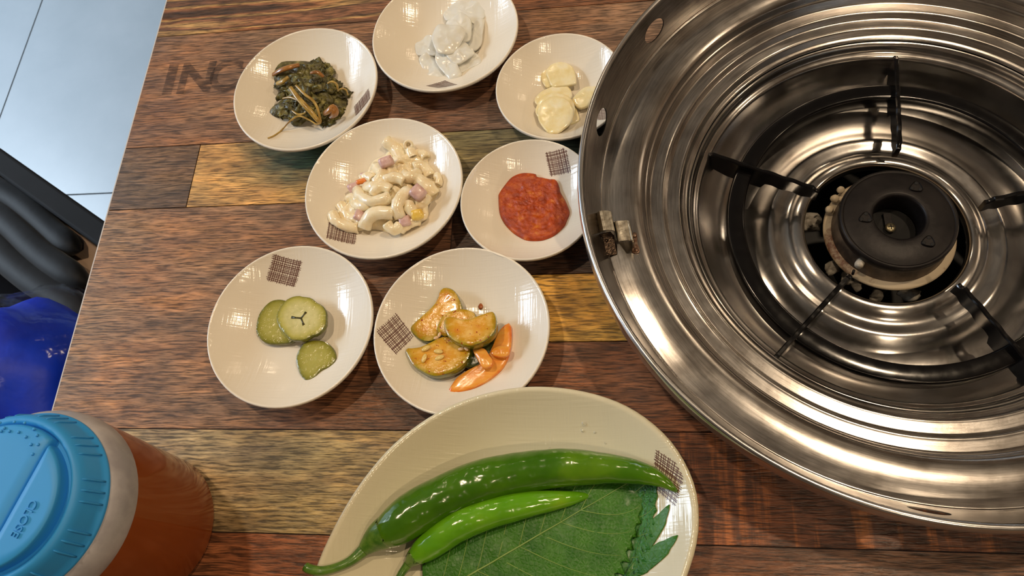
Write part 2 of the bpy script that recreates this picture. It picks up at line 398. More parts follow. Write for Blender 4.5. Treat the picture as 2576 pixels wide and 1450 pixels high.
for ch,x,wd in (('I',-.3905,1.25),('N',-.3765,1.0),('C',-.3475,.95)):
    me=text_mesh(ch,.0445,0,.0014); me.materials.clear(); me.materials.append(lm.m)
    o=bpy.data.objects.new('stencil_letter',me); C.objects.link(o); o.parent=tab; o.location=Vector((x,.3975,T+.0003))-Vector(tab.location); o.scale=(wd,1,1)
    me.transform(Matrix.Translation((0,0,0)))
# ================================================================= DISHES
def zbowl(r,R): return .0060+(.0180)*max(0,(min(r,R)-.30*R)/(.70*R))**1.75*(1.0) if r>.30*R else .0060
def bowl_prof(R):
    pr=[(0.0001,.0060)]
    for k in range(1,25):
        r=R*.965*k/24; pr.append((r,zbowl(r,R*.965)))
    zt=.0240
    pr+=[(R*.975,zt+.0006),(R*.988,zt+.0008),(R*.997,zt+.0002),(R,zt-.0010),(R*.993,zt-.0022)]
    for k in range(1,11):
        t=k/10; r=R*(.985-.50*t); pr.append((r,.0212-.0187*(1-(1-t)**1.9)))
    pr+=[(R*.47,.0005),(R*.44,0.0),(R*.40,.0004),(R*.38,.002),(0.0001,.0025)]
    return pr
def patch(parent, ctr, zf, quad_px, o_s, n=15, m=15, seed=0):
    """printed cross-hatch square: thin glaze lines lying on the dish surface"""
    rnd=random.Random(seed); cs=[]
    for q in cr(*o_s)(quad_px):
        z=.015
        for _ in range(25):
            p=at(q[0],q[1],z); zn=zf(p.x-ctr[0],p.y-ctr[1]); z=z*.5+zn*.5
        cs.append(Vector((at(q[0],q[1],z).x,at(q[0],q[1],z).y)))
    b=B()
    def P(u,v):
        p=(cs[0]*(1-u)+cs[1]*u)*(1-v)+(cs[3]*(1-u)+cs[2]*u)*v
        return Vector((p.x,p.y,T+zf(p.x-ctr[0],p.y-ctr[1])+.00012))
    wd=.011
    for ax in (0,1):
        cnt=n if ax==0 else m
        for k in range(cnt):
            t=(k+.5)/cnt+rnd.uniform(-.3,.3)/cnt; w_=wd*rnd.uniform(.7,1.4); e0=-rnd.uniform(.0,.04); e1=1+rnd.uniform(0,.04)
            ra=[];rb=[]
            for i in range(9):
                s=e0+(e1-e0)*i/8
                if ax==0: ra.append(P(t-w_,s)); rb.append(P(t+w_,s))
                else: ra.append(P(s,t-w_)); rb.append(P(s,t+w_))
            b.grid([ra,rb])
    return b.obj('printed_patch',PRINT,parent)
RB,RS=.0595,.0488
BOWL={}
def make_bowl(key,x,y,R,label,group,q,o_s):
    t=thing('side_dish_bowl' if R>.055 else 'sauce_dish',label,'bowl' if R>.055 else 'dish',(x,y,T),group)
    B().lathe(bowl_prof(R),(x,y,T),72).obj('body',CER,t)
    BOWL[key]=(x,y,R)
    patch(t,(x,y),lambda dx,dy:zbowl(math.hypot(dx,dy),R*.965),q,o_s,seed=ord(key[0]))
    return t
GB='white side dish bowls'
make_bowl('A',-.2455,.3754,RB,'white bowl holding the dark wilted greens',GB,[(1480,695),(1500,800),(1345,990),(1325,890)],((580,60),4.266))
make_bowl('B',-.1355,.4229,RB,'white bowl of pale radish slices, cut by the top of the photo',GB,[(880,1252),(1155,1175),(1335,1235),(1062,1284)],((920,0),5.8))
make_bowl('C',-.1712,.2818,RB,'white bowl holding the creamy macaroni salad',GB,[(290,1040),(552,1100),(527,1247),(265,1187)],((750,280),3.719))
make_bowl('E',-.2264,.1751,RB,'white bowl holding three green pickle slices',GB,[(605,130),(835,190),(775,395),(548,335)],((500,600),3.222))
make_bowl('F',-.1060,.1699,RB,'white bowl holding the orange seasoned zucchini',GB,[(248,580),(388,765),(243,905),(85,720)],((920,610),3.223))
make_bowl('D',-.0636,.2669,RS,'small white dish with the red soybean paste sauce','small white sauce dishes',[(990,238),(1208,185),(1262,438),(1045,482)],((1140,330),4.264))
make_bowl('G',-.0426,.3630,RS,'small white dish of garlic slices tucked under the grill rim','small white sauce dishes',[(1340,960),(1500,990),(1500,1140),(1370,1120)],((1220,70),4.832))
def zb(key,x,y):
    bx,by,R=BOWL[key]; return zbowl(math.hypot(x-bx,y-by),R*.965)
# large egg-shaped plate
OP=[(799,1415),(827,1351),(870,1270),(926,1188),(997,1110),(1089,1043),(1181,1001),(1280,977),(1372,972),(1464,983),(1549,1008),(1620,1047),(1683,1103),(1726,1167),(1751,1231),(1759,1294),(1754,1365),(1729,1450)]
outl=[(at(x,y,.0305).x,at(x,y,.0305).y) for x,y in OP]+[(.018,-.010),(-.006,-.034),(-.038,-.053),(-.075,-.062),(-.115,-.057),(-.150,-.042),(-.175,-.018),(-.1845,.004)]
PO=catmull([Vector((x,y,0)) for x,y in outl],96); PC=Vector((-.070,.032,0))
PZR=.030
def plate_zf(s): return .0070+(PZR-.0070)*max(0,(s-.52)/.44)**1.7 if s>.52 else .0070
def plate_s(x,y):
    d=Vector((x,y,0))-PC; 
    if d.length<1e-6: return 0
    a=math.atan2(d.y,d.x); best=None
    for k in range(96):
        p=PO[k]-PC; q=PO[(k+1)%96]-PC
        a1=math.atan2(p.y,p.x); dd=(a-a1+PI)%(2*PI)-PI; a2=(math.atan2(q.y,q.x)-a1+PI)%(2*PI)-PI
        if dd*a2>=0 and abs(dd)<=abs(a2)+1e-9:
            t=dd/a2 if abs(a2)>1e-9 else 0
            return d.length/p.lerp(q,t).length
    return d.length/.1
def zplate(x,y): return plate_zf(min(plate_s(x,y),.96))
plate=thing('serving_plate','large white egg-shaped plate under the green chilies and leaves','plate',(PC.x,PC.y,T))
prf=[(.001,.0070)]+[(.96*k/26,plate_zf(.96*k/26)) for k in range(1,27)]+[(.97,PZR+.0007),(.985,PZR+.0009),(.997,PZR+.0001),(1,PZR-.0012),(.992,PZR-.0026)]
prf+=[(.985-.45*k/10,PZR-.003-(PZR-.006)*(1-(1-k/10)**1.9)) for k in range(1,11)]+[(.52,.0006),(.50,0),(.47,.0006),(.45,.0025),(.001,.003)]
b=B(); b.grid([[Vector((PC.x+(p.x-PC.x)*s,PC.y+(p.y-PC.y)*s,T+z)) for p in PO] for s,z in prf],True); b.obj('body',CERB,plate)
patch(plate,(0,0),lambda x,y:zplate(x,y),[(1190,530),(1405,675),(1332,940),(1165,790)],((1240,950),2.9),13,16,seed=9)
# ================================================================= SLAB FOODS
def slab(outline,zt,thick,n=44,nf=220,dome=.0,nz=.0,seed=0,tilt=(0,0),skin=None,rings=6,hole=None):
    """irregular slice. outline = world xy (z ignored), zt = height of the top above the table; returns (B core, B skin)"""
    ol=catmull([Vector((p[0],p[1],0)) for p in outline],n); c=sum(ol,Vector())/n
    def zz(p): return T+zt+tilt[0]*(p.x-c.x)+tilt[1]*(p.y-c.y)
    def V(p,dz): return Vector((p.x,p.y,zz(p)+dz+ (nz*fbm((p.x*nf+seed,p.y*nf,seed)) if nz else 0)))
    top=[];A=[]
    for k in range(rings+1):
        s=.02+(.90-.02)*k/rings
        top.append([V(c+(p-c)*s,dome*(1-s*s)) for p in ol]); A+=[s]*n
    top.append([V(c+(p-c)*.965,-thick*.05) for p in ol]); A+=[.96]*n
    core=B().grid(top,True,A); core.f.append(tuple(range(n))[::-1]); 
    sk=[[V(c+(p-c)*.965,-thick*.05) for p in ol],[V(c+(p-c)*.99,-thick*.16) for p in ol],[V(c+(p-c)*1.0,-thick*.45) for p in ol],[V(c+(p-c)*.985,-thick*.8) for p in ol],[V(c+(p-c)*.93,-thick) for p in ol],[V(c+(p-c)*.02,-thick) for p in ol]]
    sb=B().grid(sk,True,[1.0]*(6*n))
    return core,sb,c
def world_poly(pts,o_s,z): return [at(x,y,z) for x,y in cr(*o_s)(pts)]
# --- pickles
pf=M('pickle_flesh',rough=.18); rr=pf.attr(); n_=pf.noise(pf.map(pf.obj(),(260,)*3),1,4)
pf.set('Base Color',pf.mix(pf.ramp(n_,[(.4,0.0),(.7,.4)]),pf.ramp(rr,[(0,srgb(214,206,150)),(.6,srgb(208,198,134)),(.84,srgb(182,172,84)),(.96,srgb(126,122,30))]),srgb(160,156,80))); pf.bump(n_,.5,.0012)
pf.set('Subsurface Weight',.15); pf.set('Subsurface Radius',(.003,.003,.001)); pf.set('Coat Weight',.5); pf=pf.m
pf2=pf.copy(); pf2.name='pickle_flesh_olive'
for nd in pf2.node_tree.nodes:
    if nd.type=='VALTORGB' and len(nd.color_ramp.elements)==4:
        for e,cc_ in zip(nd.color_ramp.elements,((176,168,88),(168,160,76),(140,134,44),(98,98,18))): e.color=srgb(*cc_)
pk=mottled('pickle_skin',(58,62,14),(104,104,26),160,.2,.3,.001,Coat_Weight=.5)
def slice_thing(name,label,cat,group,poly,o_s,key,zt,thick,mats,seed,tilt=(0,0),nz=.0003,dome=.0,n=44,cut=None):
    z=zt
    ol=world_poly(poly,o_s,z)
    core,sk,c=slab(ol,zt,thick,n=n,nz=nz,seed=seed,tilt=tilt,dome=dome)
    if cut:
        cv=Vector((cut[0],cut[1],0)).normalized(); mx_=max((v-c).length for v in core.v)
        core.a=[a*(1-.75*smooth(((v.x-c.x)*cv.x+(v.y-c.y)*cv.y)/mx_*2.2+.25)) for a,v in zip(core.a,core.v)]
    t=thing(name,label,cat,(c.x,c.y,T+zt-thick),group)
    core.obj('flesh',mats[0],t); sk.obj('skin',mats[1],t)
    return t,c
GP='pickle slices'; oE=((500,600),3.222)
slice_thing('pickle_slice','pickle slice half hidden under the larger one','pickle',GP,[(700,500),(600,497),(520,560),(475,640),(460,750),(490,810),(560,855),(680,855),(770,830),(800,700),(780,560)],oE,'E',.0115,.0048,(pf2,pk),1)
t,c=slice_thing('pickle_slice','largest pickle slice with a three-armed seed slit in its middle','pickle',GP,[(620,640),(635,580),(680,510),(740,470),(800,458),(850,468),(910,480),(960,520),(1000,540),(1035,590),(1040,640),(1035,710),(1000,760),(950,790),(920,795),(860,828),(790,830),(740,822),(690,770),(650,720)],oE,'E',.0165,.0048,(pf,pk),2,(.05,-.02))
slit=B(); cc=at(*cr(*oE)([(830,648)])[0],.0165)
for q in ((752,640),(870,598),(852,705)):
    e=at(*cr(*oE)([q])[0],.0165); mid=(cc+e)/2
    slit.tube([cc+Vector((0,0,.0002)),mid+Vector((0,0,.0002)),e+Vector((0,0,.0002))],[.0007,.0005,.0010],8,flat=.35)
slit.obj('seed_slit',simple('pickle_slit',(64,60,20),.3).m,t)
slice_thing('pickle_slice','small notched pickle slice lying nearest the lower edge of its bowl','pickle',GP,[(800,905),(850,840),(890,825),(960,822),(1030,838),(1080,880),(1105,920),(1120,975),(1100,1015),(1050,1050),(990,1075),(950,1120),(900,1150),(860,1150),(815,1100),(795,1040),(780,970)],oE,'E',.0125,.0052,(pf2,pk),3,(.05,-.03))
# --- garlic
gf=M('garlic_flesh',rough=.2); n_=gf.noise(gf.map(gf.obj(),(120,)*3),1,4)
gf.set('Base Color',gf.ramp(n_,[(.3,srgb(226,206,146)),(.55,srgb(236,222,176)),(.75,srgb(240,232,204))])); gf.set('Subsurface Weight',.35); gf.set('Subsurface Radius',(.004,.003,.0015)); gf.set('Coat Weight',.5); gf.bump(n_,.15,.001); gf=gf.m
oG=((1220,70),4.832); GG='raw garlic slices'
def garlic(label,poly,zt,th,seed,tilt=(0,0)):
    core,sk,c=slab(world_poly(poly,oG,zt),zt,th,n=36,seed=seed,tilt=tilt,dome=.0006,nz=.00025)
    core.add(sk.v,sk.f,sk.a); o=core.obj('garlic_slice',gf,origin=(c.x,c.y,T+zt-th),weld=True); tag(o,label,'garlic',GG)
garlic('thin garlic slice peeking out left behind the uppermost slice',[(680,600),(690,520),(740,460),(820,440),(900,480),(900,650),(770,722),(710,680)],.0100,.0025,1)
garlic('uppermost garlic slice with a ridged shiny face',[(740,520),(800,445),(900,413),(980,425),(1060,470),(1100,560),(1110,640),(1105,678),(960,700),(820,702),(770,610)],.0135,.0030,2,(.05,.03))
garlic('long garlic slice wedged behind the big round one',[(598,880),(640,810),(720,750),(850,700),(970,688),(1050,755),(1045,860),(900,960),(700,960),(625,925)],.0118,.003,3)
garlic('garlic slice under the right side of the big round one',[(1000,880),(1090,940),(1150,1090),(1120,1140),(1030,1172),(900,1150),(900,950)],.0110,.003,5)
garlic('garlic slice directly below the big round one',[(612,1020),(640,920),(700,840),(800,790),(930,795),(1050,860),(1092,950),(1080,1060),(900,1150),(700,1130)],.0145,.0025,4)
garlic('big round garlic slice on top, nearest the lower edge',[(637,1040),(640,980),(690,880),(780,822),(860,815),(950,835),(1040,905),(1078,1000),(1070,1090),(1030,1170),(960,1230),(900,1272),(840,1280),(780,1278),(710,1215),(650,1120)],.0180,.0032,6,(.04,-.05))
garlic('garlic slice at right, partly covered by the steel rim',[(1060,880),(1120,780),(1220,705),(1320,700),(1400,720),(1430,850),(1290,935),(1150,980)],.0130,.003,7,(.05,-.1))
# --- radish
rf=M('translucent_radish',srgb(246,244,234),.2); rf.set('Transmission Weight',.25); rf.set('IOR',1.33); rf.set('Subsurface Weight',.5); rf.set('Subsurface Radius',(.006,.006,.005)); rf.set('Coat Weight',.5)
n_=rf.noise(rf.map(rf.obj(),(90,)*3),1,3); rf.bump(n_,.12,.001); rf=rf.m
oB=((920,0),5.8)
RAD=[([(720,640),(800,590),(900,525),(1000,540),(1040,640),(1030,800),(900,790),(740,770)],.0105,.1,.1),
([(780,860),(900,780),(1040,850),(1170,1080),(1100,1130),(900,1150),(830,1000)],.0092,0,0),
([(1130,200),(1230,90),(1390,5),(1590,20),(1740,130),(1730,250),(1560,330),(1420,220),(1200,290)],.0125,0,.1),
([(1450,650),(1480,500),(1540,330),(1700,250),(1740,260),(1710,480),(1680,640),(1580,720)],.0110,.1,0),
([(1160,350),(1250,250),(1420,205),(1530,280),(1540,420),(1510,560),(1400,590),(1250,480)],.0160,.05,.1),
([(1340,930),(1460,850),(1590,770),(1680,850),(1670,930),(1490,1000),(1390,1060)],.0110,0,0),
([(1150,760),(1240,700),(1420,590),(1520,680),(1585,760),(1480,830),(1340,915),(1230,880)],.0165,-.1,.1),
([(970,560),(1030,410),(1100,370),(1200,360),(1320,370),(1430,400),(1440,500),(1350,630),(1240,740),(1060,760),(1000,680)],.0215,-.15,.15),
([(1010,860),(1040,740),(1090,660),(1150,780),(1280,820),(1350,960),(1390,1060),(1240,1135),(1150,1050),(1060,950)],.0155,0,.25)]
RL=['thin radish slice sticking out at the left of the radish heap','radish slice lying flat at the lower left of the radish heap','curved radish slice at the top of the heap, near the photo edge','radish slice at the right edge of the heap by the bowl wall','radish slice in the upper middle of the radish heap','small radish slice low on the right of the radish heap','radish slice folded across the right middle of the heap','whitest radish slice on top in the centre left of the heap','narrow radish slice hanging down at the lower end of the heap']
for i,(pl,zt,ta,tb) in enumerate(RAD):
    core,sk,c=slab(world_poly(pl,oB,zt),zt,.0022,n=40,seed=i*3.3,tilt=(ta,tb),nz=.0022,nf=75,dome=.0008)
    core.add(sk.v,sk.f,sk.a); o=core.obj('radish_slice',rf,origin=(c.x,c.y,T+zt-.002),weld=True)
    tag(o,RL[i],'radish','pickled radish slices')
wm=M('thin_brine',(1,1,1,1),.03); wm.set('Transmission Weight',1.0); wm.set('IOR',1.33); wm=wm.m
ol=world_poly([(720,780),(900,640),(1100,500),(1300,300),(1600,200),(1780,420),(1760,700),(1700,950),(1500,1080),(1250,1180),(900,1190),(790,1000)],oB,.0075)
core,sk,c=slab(ol,.0076,.0010,n=48,nz=.0001); core.add(sk.v,sk.f,sk.a); tag(core.obj('pickling_brine',wm,origin=(c.x,c.y,T+.006),weld=True),'clear brine puddle under the radish slices','brine')
# --- red sauce
sm=M('ssamjang_paste',rough=.2,Specular_IOR_Level=.45); c_=sm.obj(); n1=sm.noise(sm.map(c_,(160,)*3),1,5,.6); n2=sm.noise(sm.map(c_,(620,)*3),1,4,.6)
sm.set('Base Color',sm.ramp(n1,[(.3,srgb(134,42,2)),(.5,srgb(170,62,6)),(.62,srgb(188,82,14)),(.76,srgb(214,134,52))])); sm.set('Subsurface Weight',.0); sm.set('Subsurface Radius',(.003,.001,.0005)); sm.set('Coat Weight',.0); sm.set('Coat Roughness',.06)
sm.bump(n2,.5,.0012); sm=sm.m
ol=catmull([Vector((p.x,p.y,0)) for p in world_poly([(480,700),(490,660),(530,600),(610,510),(680,470),(760,450),(880,455),(900,480),(960,490),(1040,510),(1100,520),(1135,580),(1150,640),(1205,740),(1250,870),(1220,960),(1190,1030),(1090,1120),(1000,1160),(920,1175),(790,1165),(700,1120),(620,1060),(540,970),(490,860)],((1140,330),4.264),.011)],96)
cc=sum(ol,Vector())/96; b=B(); rows_=[]
for k in range(34):
    s=.01+.99*k/33; row=[]
    for p in ol:
        q=cc+(p-cc)*s
        h=.0055*(1-s**5)**.5+.0012*fbm((q.x*240,q.y*240,4.1),4)*(1-s**8)+.0008*fbm((q.x*620,q.y*620,9),2)*(1-s**6)
        row.append(Vector((q.x,q.y,T+zb('D',q.x,q.y)+.0002+max(h,0))))
    rows_.append(row)
b.grid(rows_,True); b.f.append(tuple(range(96))[::-1]); tag(b.obj('soybean_chili_paste',sm,origin=(cc.x,cc.y,T+.006)),'glossy red soybean chili paste in the small dish','sauce')
# --- greens
leafm=M('wilted_leaf',rough=.36,Specular_IOR_Level=.4); c_=leafm.obj(); n1=leafm.noise(leafm.map(c_,(170,)*3),1,4)
leafm.set('Base Color',leafm.ramp(n1,[(.3,srgb(44,40,20)),(.46,srgb(74,68,34)),(.58,srgb(104,98,50)),(.72,srgb(160,150,90))])); leafm.bump(leafm.noise(leafm.map(c_,(500,)*3),1,3),.5,.001); leafm.set('Coat Weight',.12); leafm=leafm.m
stemm=mottled('stewed_stem',(140,106,42),(190,160,84),120,.22,.1,.001,Coat_Weight=.4)
stemo=mottled('brown_stem',(120,74,28),(170,116,56),120,.22,.1,.001,Coat_Weight=.4)
oA=((580,60),4.266); ca=at(*cr(*oA)([(800,760)])[0],.012)
gr=thing('seasoned_greens','heap of dark wilted seasoned greens with yellow stems','greens',(ca.x,ca.y,T+.006))
rnd=random.Random(5)
def hA(x,y):
    d=math.hypot((x-800)/400,(y-740)/370); return .021*max(0,1-d*d)
spots=[]
regions=[((640,500),150,10,1),((860,520),170,12,1),((1040,500),90,6,0),((700,760),170,12,1),((900,740),190,14,1),((1100,760),130,9,0),((1190,860),100,8,0),((520,950),110,8,0),((640,1000),110,6,0),((820,960),170,10,1),((1060,960),120,8,0),((1060,1090),70,5,0),((940,400),50,3,0),((560,640),90,5,1)]
for (cx,cy),rad_,cnt,_ in regions:
    for k in range(cnt):
        a=rnd.uniform(0,2*PI); r=rad_*math.sqrt(rnd.random()); spots.append((cx+r*math.cos(a),cy+r*math.sin(a)))
HP=[(480,540),(620,440),(780,420),(930,360),(1080,430),(1110,560),(1250,760),(1290,880),(1130,1000),(1140,1090),(1020,1150),(950,1060),(760,1060),(560,1050),(390,1000),(380,910),(560,870),(480,700)]
def inside(x,y,P,s=.86):
    cx=sum(p[0] for p in P)/len(P); cy=sum(p[1] for p in P)/len(P); P=[(cx+(a-cx)*s,cy+(b_-cy)*s) for a,b_ in P]; r=False
    for i in range(len(P)):
        (x1,y1),(x2,y2)=P[i-1],P[i]
        if (y1>y)!=(y2>y) and x<(x2-x1)*(y-y1)/(y2-y1)+x1: r=not r
    return r
spots=[q for q in spots if inside(q[0],q[1],HP)]
spots.sort(key=lambda s:hA(*s))
ol=catmull([Vector((p.x,p.y,0)) for p in world_poly([(480,600),(560,470),(700,430),(860,420),(1000,470),(1100,560),(1120,700),(1230,800),(1240,900),(1130,990),(1060,1080),(900,1040),(760,1010),(640,1000),(480,1000),(420,930),(560,890),(540,760)],oA,.01)],60)
c9=sum(ol,Vector())/60; rows_=[]
for k in range(20):
    q_=.02+.98*k/19; row=[]
    for p in ol:
        q=c9+(p-c9)*q_; row.append(Vector((q.x,q.y,T+zb('A',q.x,q.y)+.0004+.0105*(1-q_**3)+.002*(1-q_**4)*fbm((q.x*200,q.y*200,3),4))))
    rows_.append(row)
B().grid(rows_,True).obj('leaf_mass',leafm,gr)
for i,(sx,sy) in enumerate(spots):
    h=hA(sx,sy)*rnd.uniform(.55,1.0); p=at(*cr(*oA)([(sx,sy)])[0],.008+h); base=zb('A',p.x,p.y)
    pz=T+max(base+.0022,base+h)
    a=rnd.uniform(0,2*PI); L=rnd.uniform(.011,.020); wd=rnd.uniform(.006,.0115); bend=rnd.uniform(-1.1,1.1); sd=rnd.uniform(0,50)
    rows_=[]
    for u in range(10):
        t=u/9-.5; aa=a+bend*t; d=Vector((math.cos(aa),math.sin(aa),0)); s=Vector((-d.y,d.x,0)); ctr=Vector((p.x,p.y,pz))+d*L*t
        w_=wd*(1-(2*t)**4)**.5*(.75+.5*abs(mnoise.noise(Vector((u*.5,sd,0)))))+.0004
        row=[]
        for v in range(7):
            q=v/6-.5; f=mnoise.noise_vector(Vector((u*.42+sd,v*.55,sd)))
            fold=.0013*math.sin(q*8+sd+u*.5)
            pt=ctr+s*w_*q*1.1+Vector((0,0,fold-.0035*q*q-.006*t*t))+f*.0026
            pt.z=max(pt.z,T+zb('A',pt.x,pt.y)+.0006); row.append(pt)
        rows_.append(row)
    o=B().grid(rows_).obj('leaf',leafm,gr); solid(o,.0005,0)
def stem(pts,rad,mat,flat=.7):
    W_=[]
    for x,y,z in pts:
        for _ in range(12):
            p=at(*cr(*oA)([(x,y)])[0],z); z=max(z,zb('A',p.x,p.y)+rad*.8)
        W_.append(p)
    sp=catmull(W_,26,False)
    b=B().tube(sp,[rad*(.75+.25*math.sin(PI*k/25)) for k in range(26)],8,flat=flat); b.obj('stem',mat,gr)
stem([(455,545,.016),(540,500,.020),(640,465,.022),(740,440,.021)],.0026,stemo,.6)
stem([(500,640,.020),(560,620,.024),(620,570,.026)],.0024,stemm)
stem([(640,680,.029),(720,790,.029),(840,920,.026),(940,1040,.020),(968,1058,.017)],.0022,stemm,.5)
stem([(700,660,.030),(800,760,.029),(880,820,.027),(930,900,.024),(970,1050,.018)],.0012,stemm)
stem([(970,1050,.018),(930,1082,.018),(850,1035,.019),(730,990,.019),(620,1060,.016),(540,1150,.012),(460,1205,.010),(400,1228,.010)],.0008,stemm,1)
stem([(1040,640,.026),(1090,620,.027),(1140,650,.025),(1150,710,.022)],.0010,stemm)
stem([(1150,725,.020),(1190,695,.021),(1240,710,.019),(1260,765,.016)],.0008,stemm)
stem([(1010,960,.022),(1060,930,.025),(1100,900,.026),(1120,960,.023),(1080,1000,.018)],.0034,stemo)
stem([(560,800,.022),(650,790,.025),(740,830,.026)],.0010,stemm)
stem([(660,930,.020),(720,970,.020),(790,960,.020),(830,900,.023)],.0009,stemm)
stem([(860,530,.030),(930,520,.031),(1000,570,.029)],.0016,stemo)
# --- macaroni salad
mm=M('macaroni_in_mayonnaise',rough=.2); n1=mm.noise(mm.map(mm.obj(),(130,)*3),1,4)
mm.set('Base Color',mm.ramp(n1,[(.3,srgb(236,214,170)),(.55,srgb(244,230,196)),(.75,srgb(248,240,220))])); mm.set('Subsurface Weight',.3); mm.set('Subsurface Radius',(.004,.003,.0015)); mm.set('Coat Weight',.45); mm.set('Coat Roughness',.08); mm.bump(n1,.35,.002); mm=mm.m
ham=mottled('pink_ham',(196,152,146),(222,190,182),200,.3,.2,.001,Coat_Weight=.3)
oC=((750,280),3.719)
def hC(x,y):
    u=((x-880)*.80+(y-790)*-.60); v=((x-880)*.60+(y-790)*.80)
    d=math.hypot(u/500,v/400); return .019*max(0,1-d**2.4)
cm=at(*cr(*oC)([(880,790)])[0],.01)
ol=catmull([Vector((p.x,p.y,0)) for p in world_poly([(360,1010),(430,880),(500,780),(560,690),(620,600),(700,480),(800,430),(900,360),(1000,340),(1100,400),(1210,440),(1250,600),(1330,680),(1320,800),(1210,900),(1190,1030),(1120,1090),(1000,1120),(880,1150),(760,1110),(640,1110),(560,1140),(430,1140)],oC,.009)],120)
cc=sum(ol,Vector())/len(ol); rows_=[]
for k in range(44):
    s=.01+.99*k/43; row=[]
    for p in ol:
        q=cc+(p-cc)*s; h=.0150*(1-s**2.6)+.0042*fbm((q.x*150,q.y*150,2.2),5)*(1-s**6)
        row.append(Vector((q.x,q.y,T+zb('C',q.x,q.y)+.0003+max(h,0))))
    rows_.append(row)
b=B().grid(rows_,True); b.f.append(tuple(range(120))[::-1]); tag(b.obj('mayonnaise_dressing',mm,origin=(cc.x,cc.y,T+.006)),'creamy lumpy dressing binding the macaroni salad','dressing')
MAC=[((560,745),(650,870),(860,800),58),((625,1085),(690,945),(890,960),62),((955,990),(915,870),(1030,745),58),((1110,635),(1220,700),(1285,795),58),((850,350),(960,400),(960,505),60),((1100,440),(1170,425),(1215,470),46),((1080,530),(1180,510),(1230,610),52),((720,530),(810,590),(720,680),52),((820,650),(900,610),(995,655),54),((640,700),(730,720),(810,660),50),((420,905),(450,960),(520,1000),46),((365,1010),(430,1120),(570,1105),52),((520,850),(590,900),(660,880),48),((1040,860),(1060,950),(1140,1000),54),((830,1050),(900,1125),(960,1060),52),((960,1110),(1050,1050),(1150,1060),48),((1170,880),(1200,980),(1170,1040),36),((1290,640),(1340,670),(1330,730),38),((470,830),(520,800),(570,850),42),((990,590),(1060,630),(1110,580),50),((700,780),(770,700),(860,730),50),((910,460),(1000,470),(1050,430),50),((600,640),(640,600),(700,640),44),((1100,880),(1180,860),(1200,800),44),((470,1020),(540,1000),(590,1040),42)]
ML={0:'smooth macaroni elbow lying above the arched one mid heap',1:'arched macaroni elbow standing at the lower middle of the heap',2:'upright macaroni elbow right of the arched one',3:'large macaroni elbow at the right edge of the heap',4:'wide split macaroni piece at the top left of the heap',5:'macaroni elbow just below the tube with the round opening',12:'macaroni elbow tucked left below the smooth one',13:'macaroni elbow left of the yellow corn kernel',11:'macaroni elbow at the lower left tip of the heap',15:'macaroni elbow at the bottom edge of the heap',18:'small macaroni end at the far right of the heap'}
for i,(a,m_,e,wd) in enumerate(MAC):
    pts=[]
    for q,f in ((a,.85),(m_,1.0),(e,.85)):
        h=hC(*q); z=.0075+h*f+.0008*rnd.random(); p=at(*cr(*oC)([q])[0],z); p.z=max(p.z,T+zb('C',p.x,p.y)+.0034); pts.append(p)
    rad_=wd/3.719*depth(pts[1])/FPX*1.04
    mid=pts[1]*1.5-(pts[0]+pts[2])*.25
    sp=[pts[0].lerp(mid,t).lerp(mid.lerp(pts[2],t),t) for t in [k/11 for k in range(12)]]
    b=B().tube(sp,[rad_*(1+.07*mnoise.noise(Vector((k*.9,i*3.1,0)))) for k in range(12)],12,caps=False)
    # rounded open ends with a bore
    for end,nx in ((0,1),(11,10)):
        d=(sp[end]-sp[nx]).normalized(); ring=b.v[end*12:end*12+12]; c0=sp[end]
        r1=[c0+(v-c0)*.82+d*rad_*.12 for v in ring]; r2=[c0+(v-c0)*.5+d*rad_*.05 for v in ring]; r3=[c0+(v-c0)*.42-d*rad_*.9 for v in ring]
        b.grid([ring,r1,r2,r3],True); n0=len(b.v)-12; b.f.append(tuple(range(n0,n0+12)))
    b.v=[v+mnoise.noise_vector(v*210+Vector((i,0,0)))*.0009+mnoise.noise_vector(v*90)*.0008 for v in b.v]
    c0=min(sp,key=lambda p:p.z); o=b.obj('macaroni',mm,origin=(sp[6].x,sp[6].y,c0.z-rad_),weld=True)
    tag(o,ML.get(i,'creamy elbow macaroni half buried in mayonnaise in the salad heap'),'macaroni','macaroni elbows in the salad')
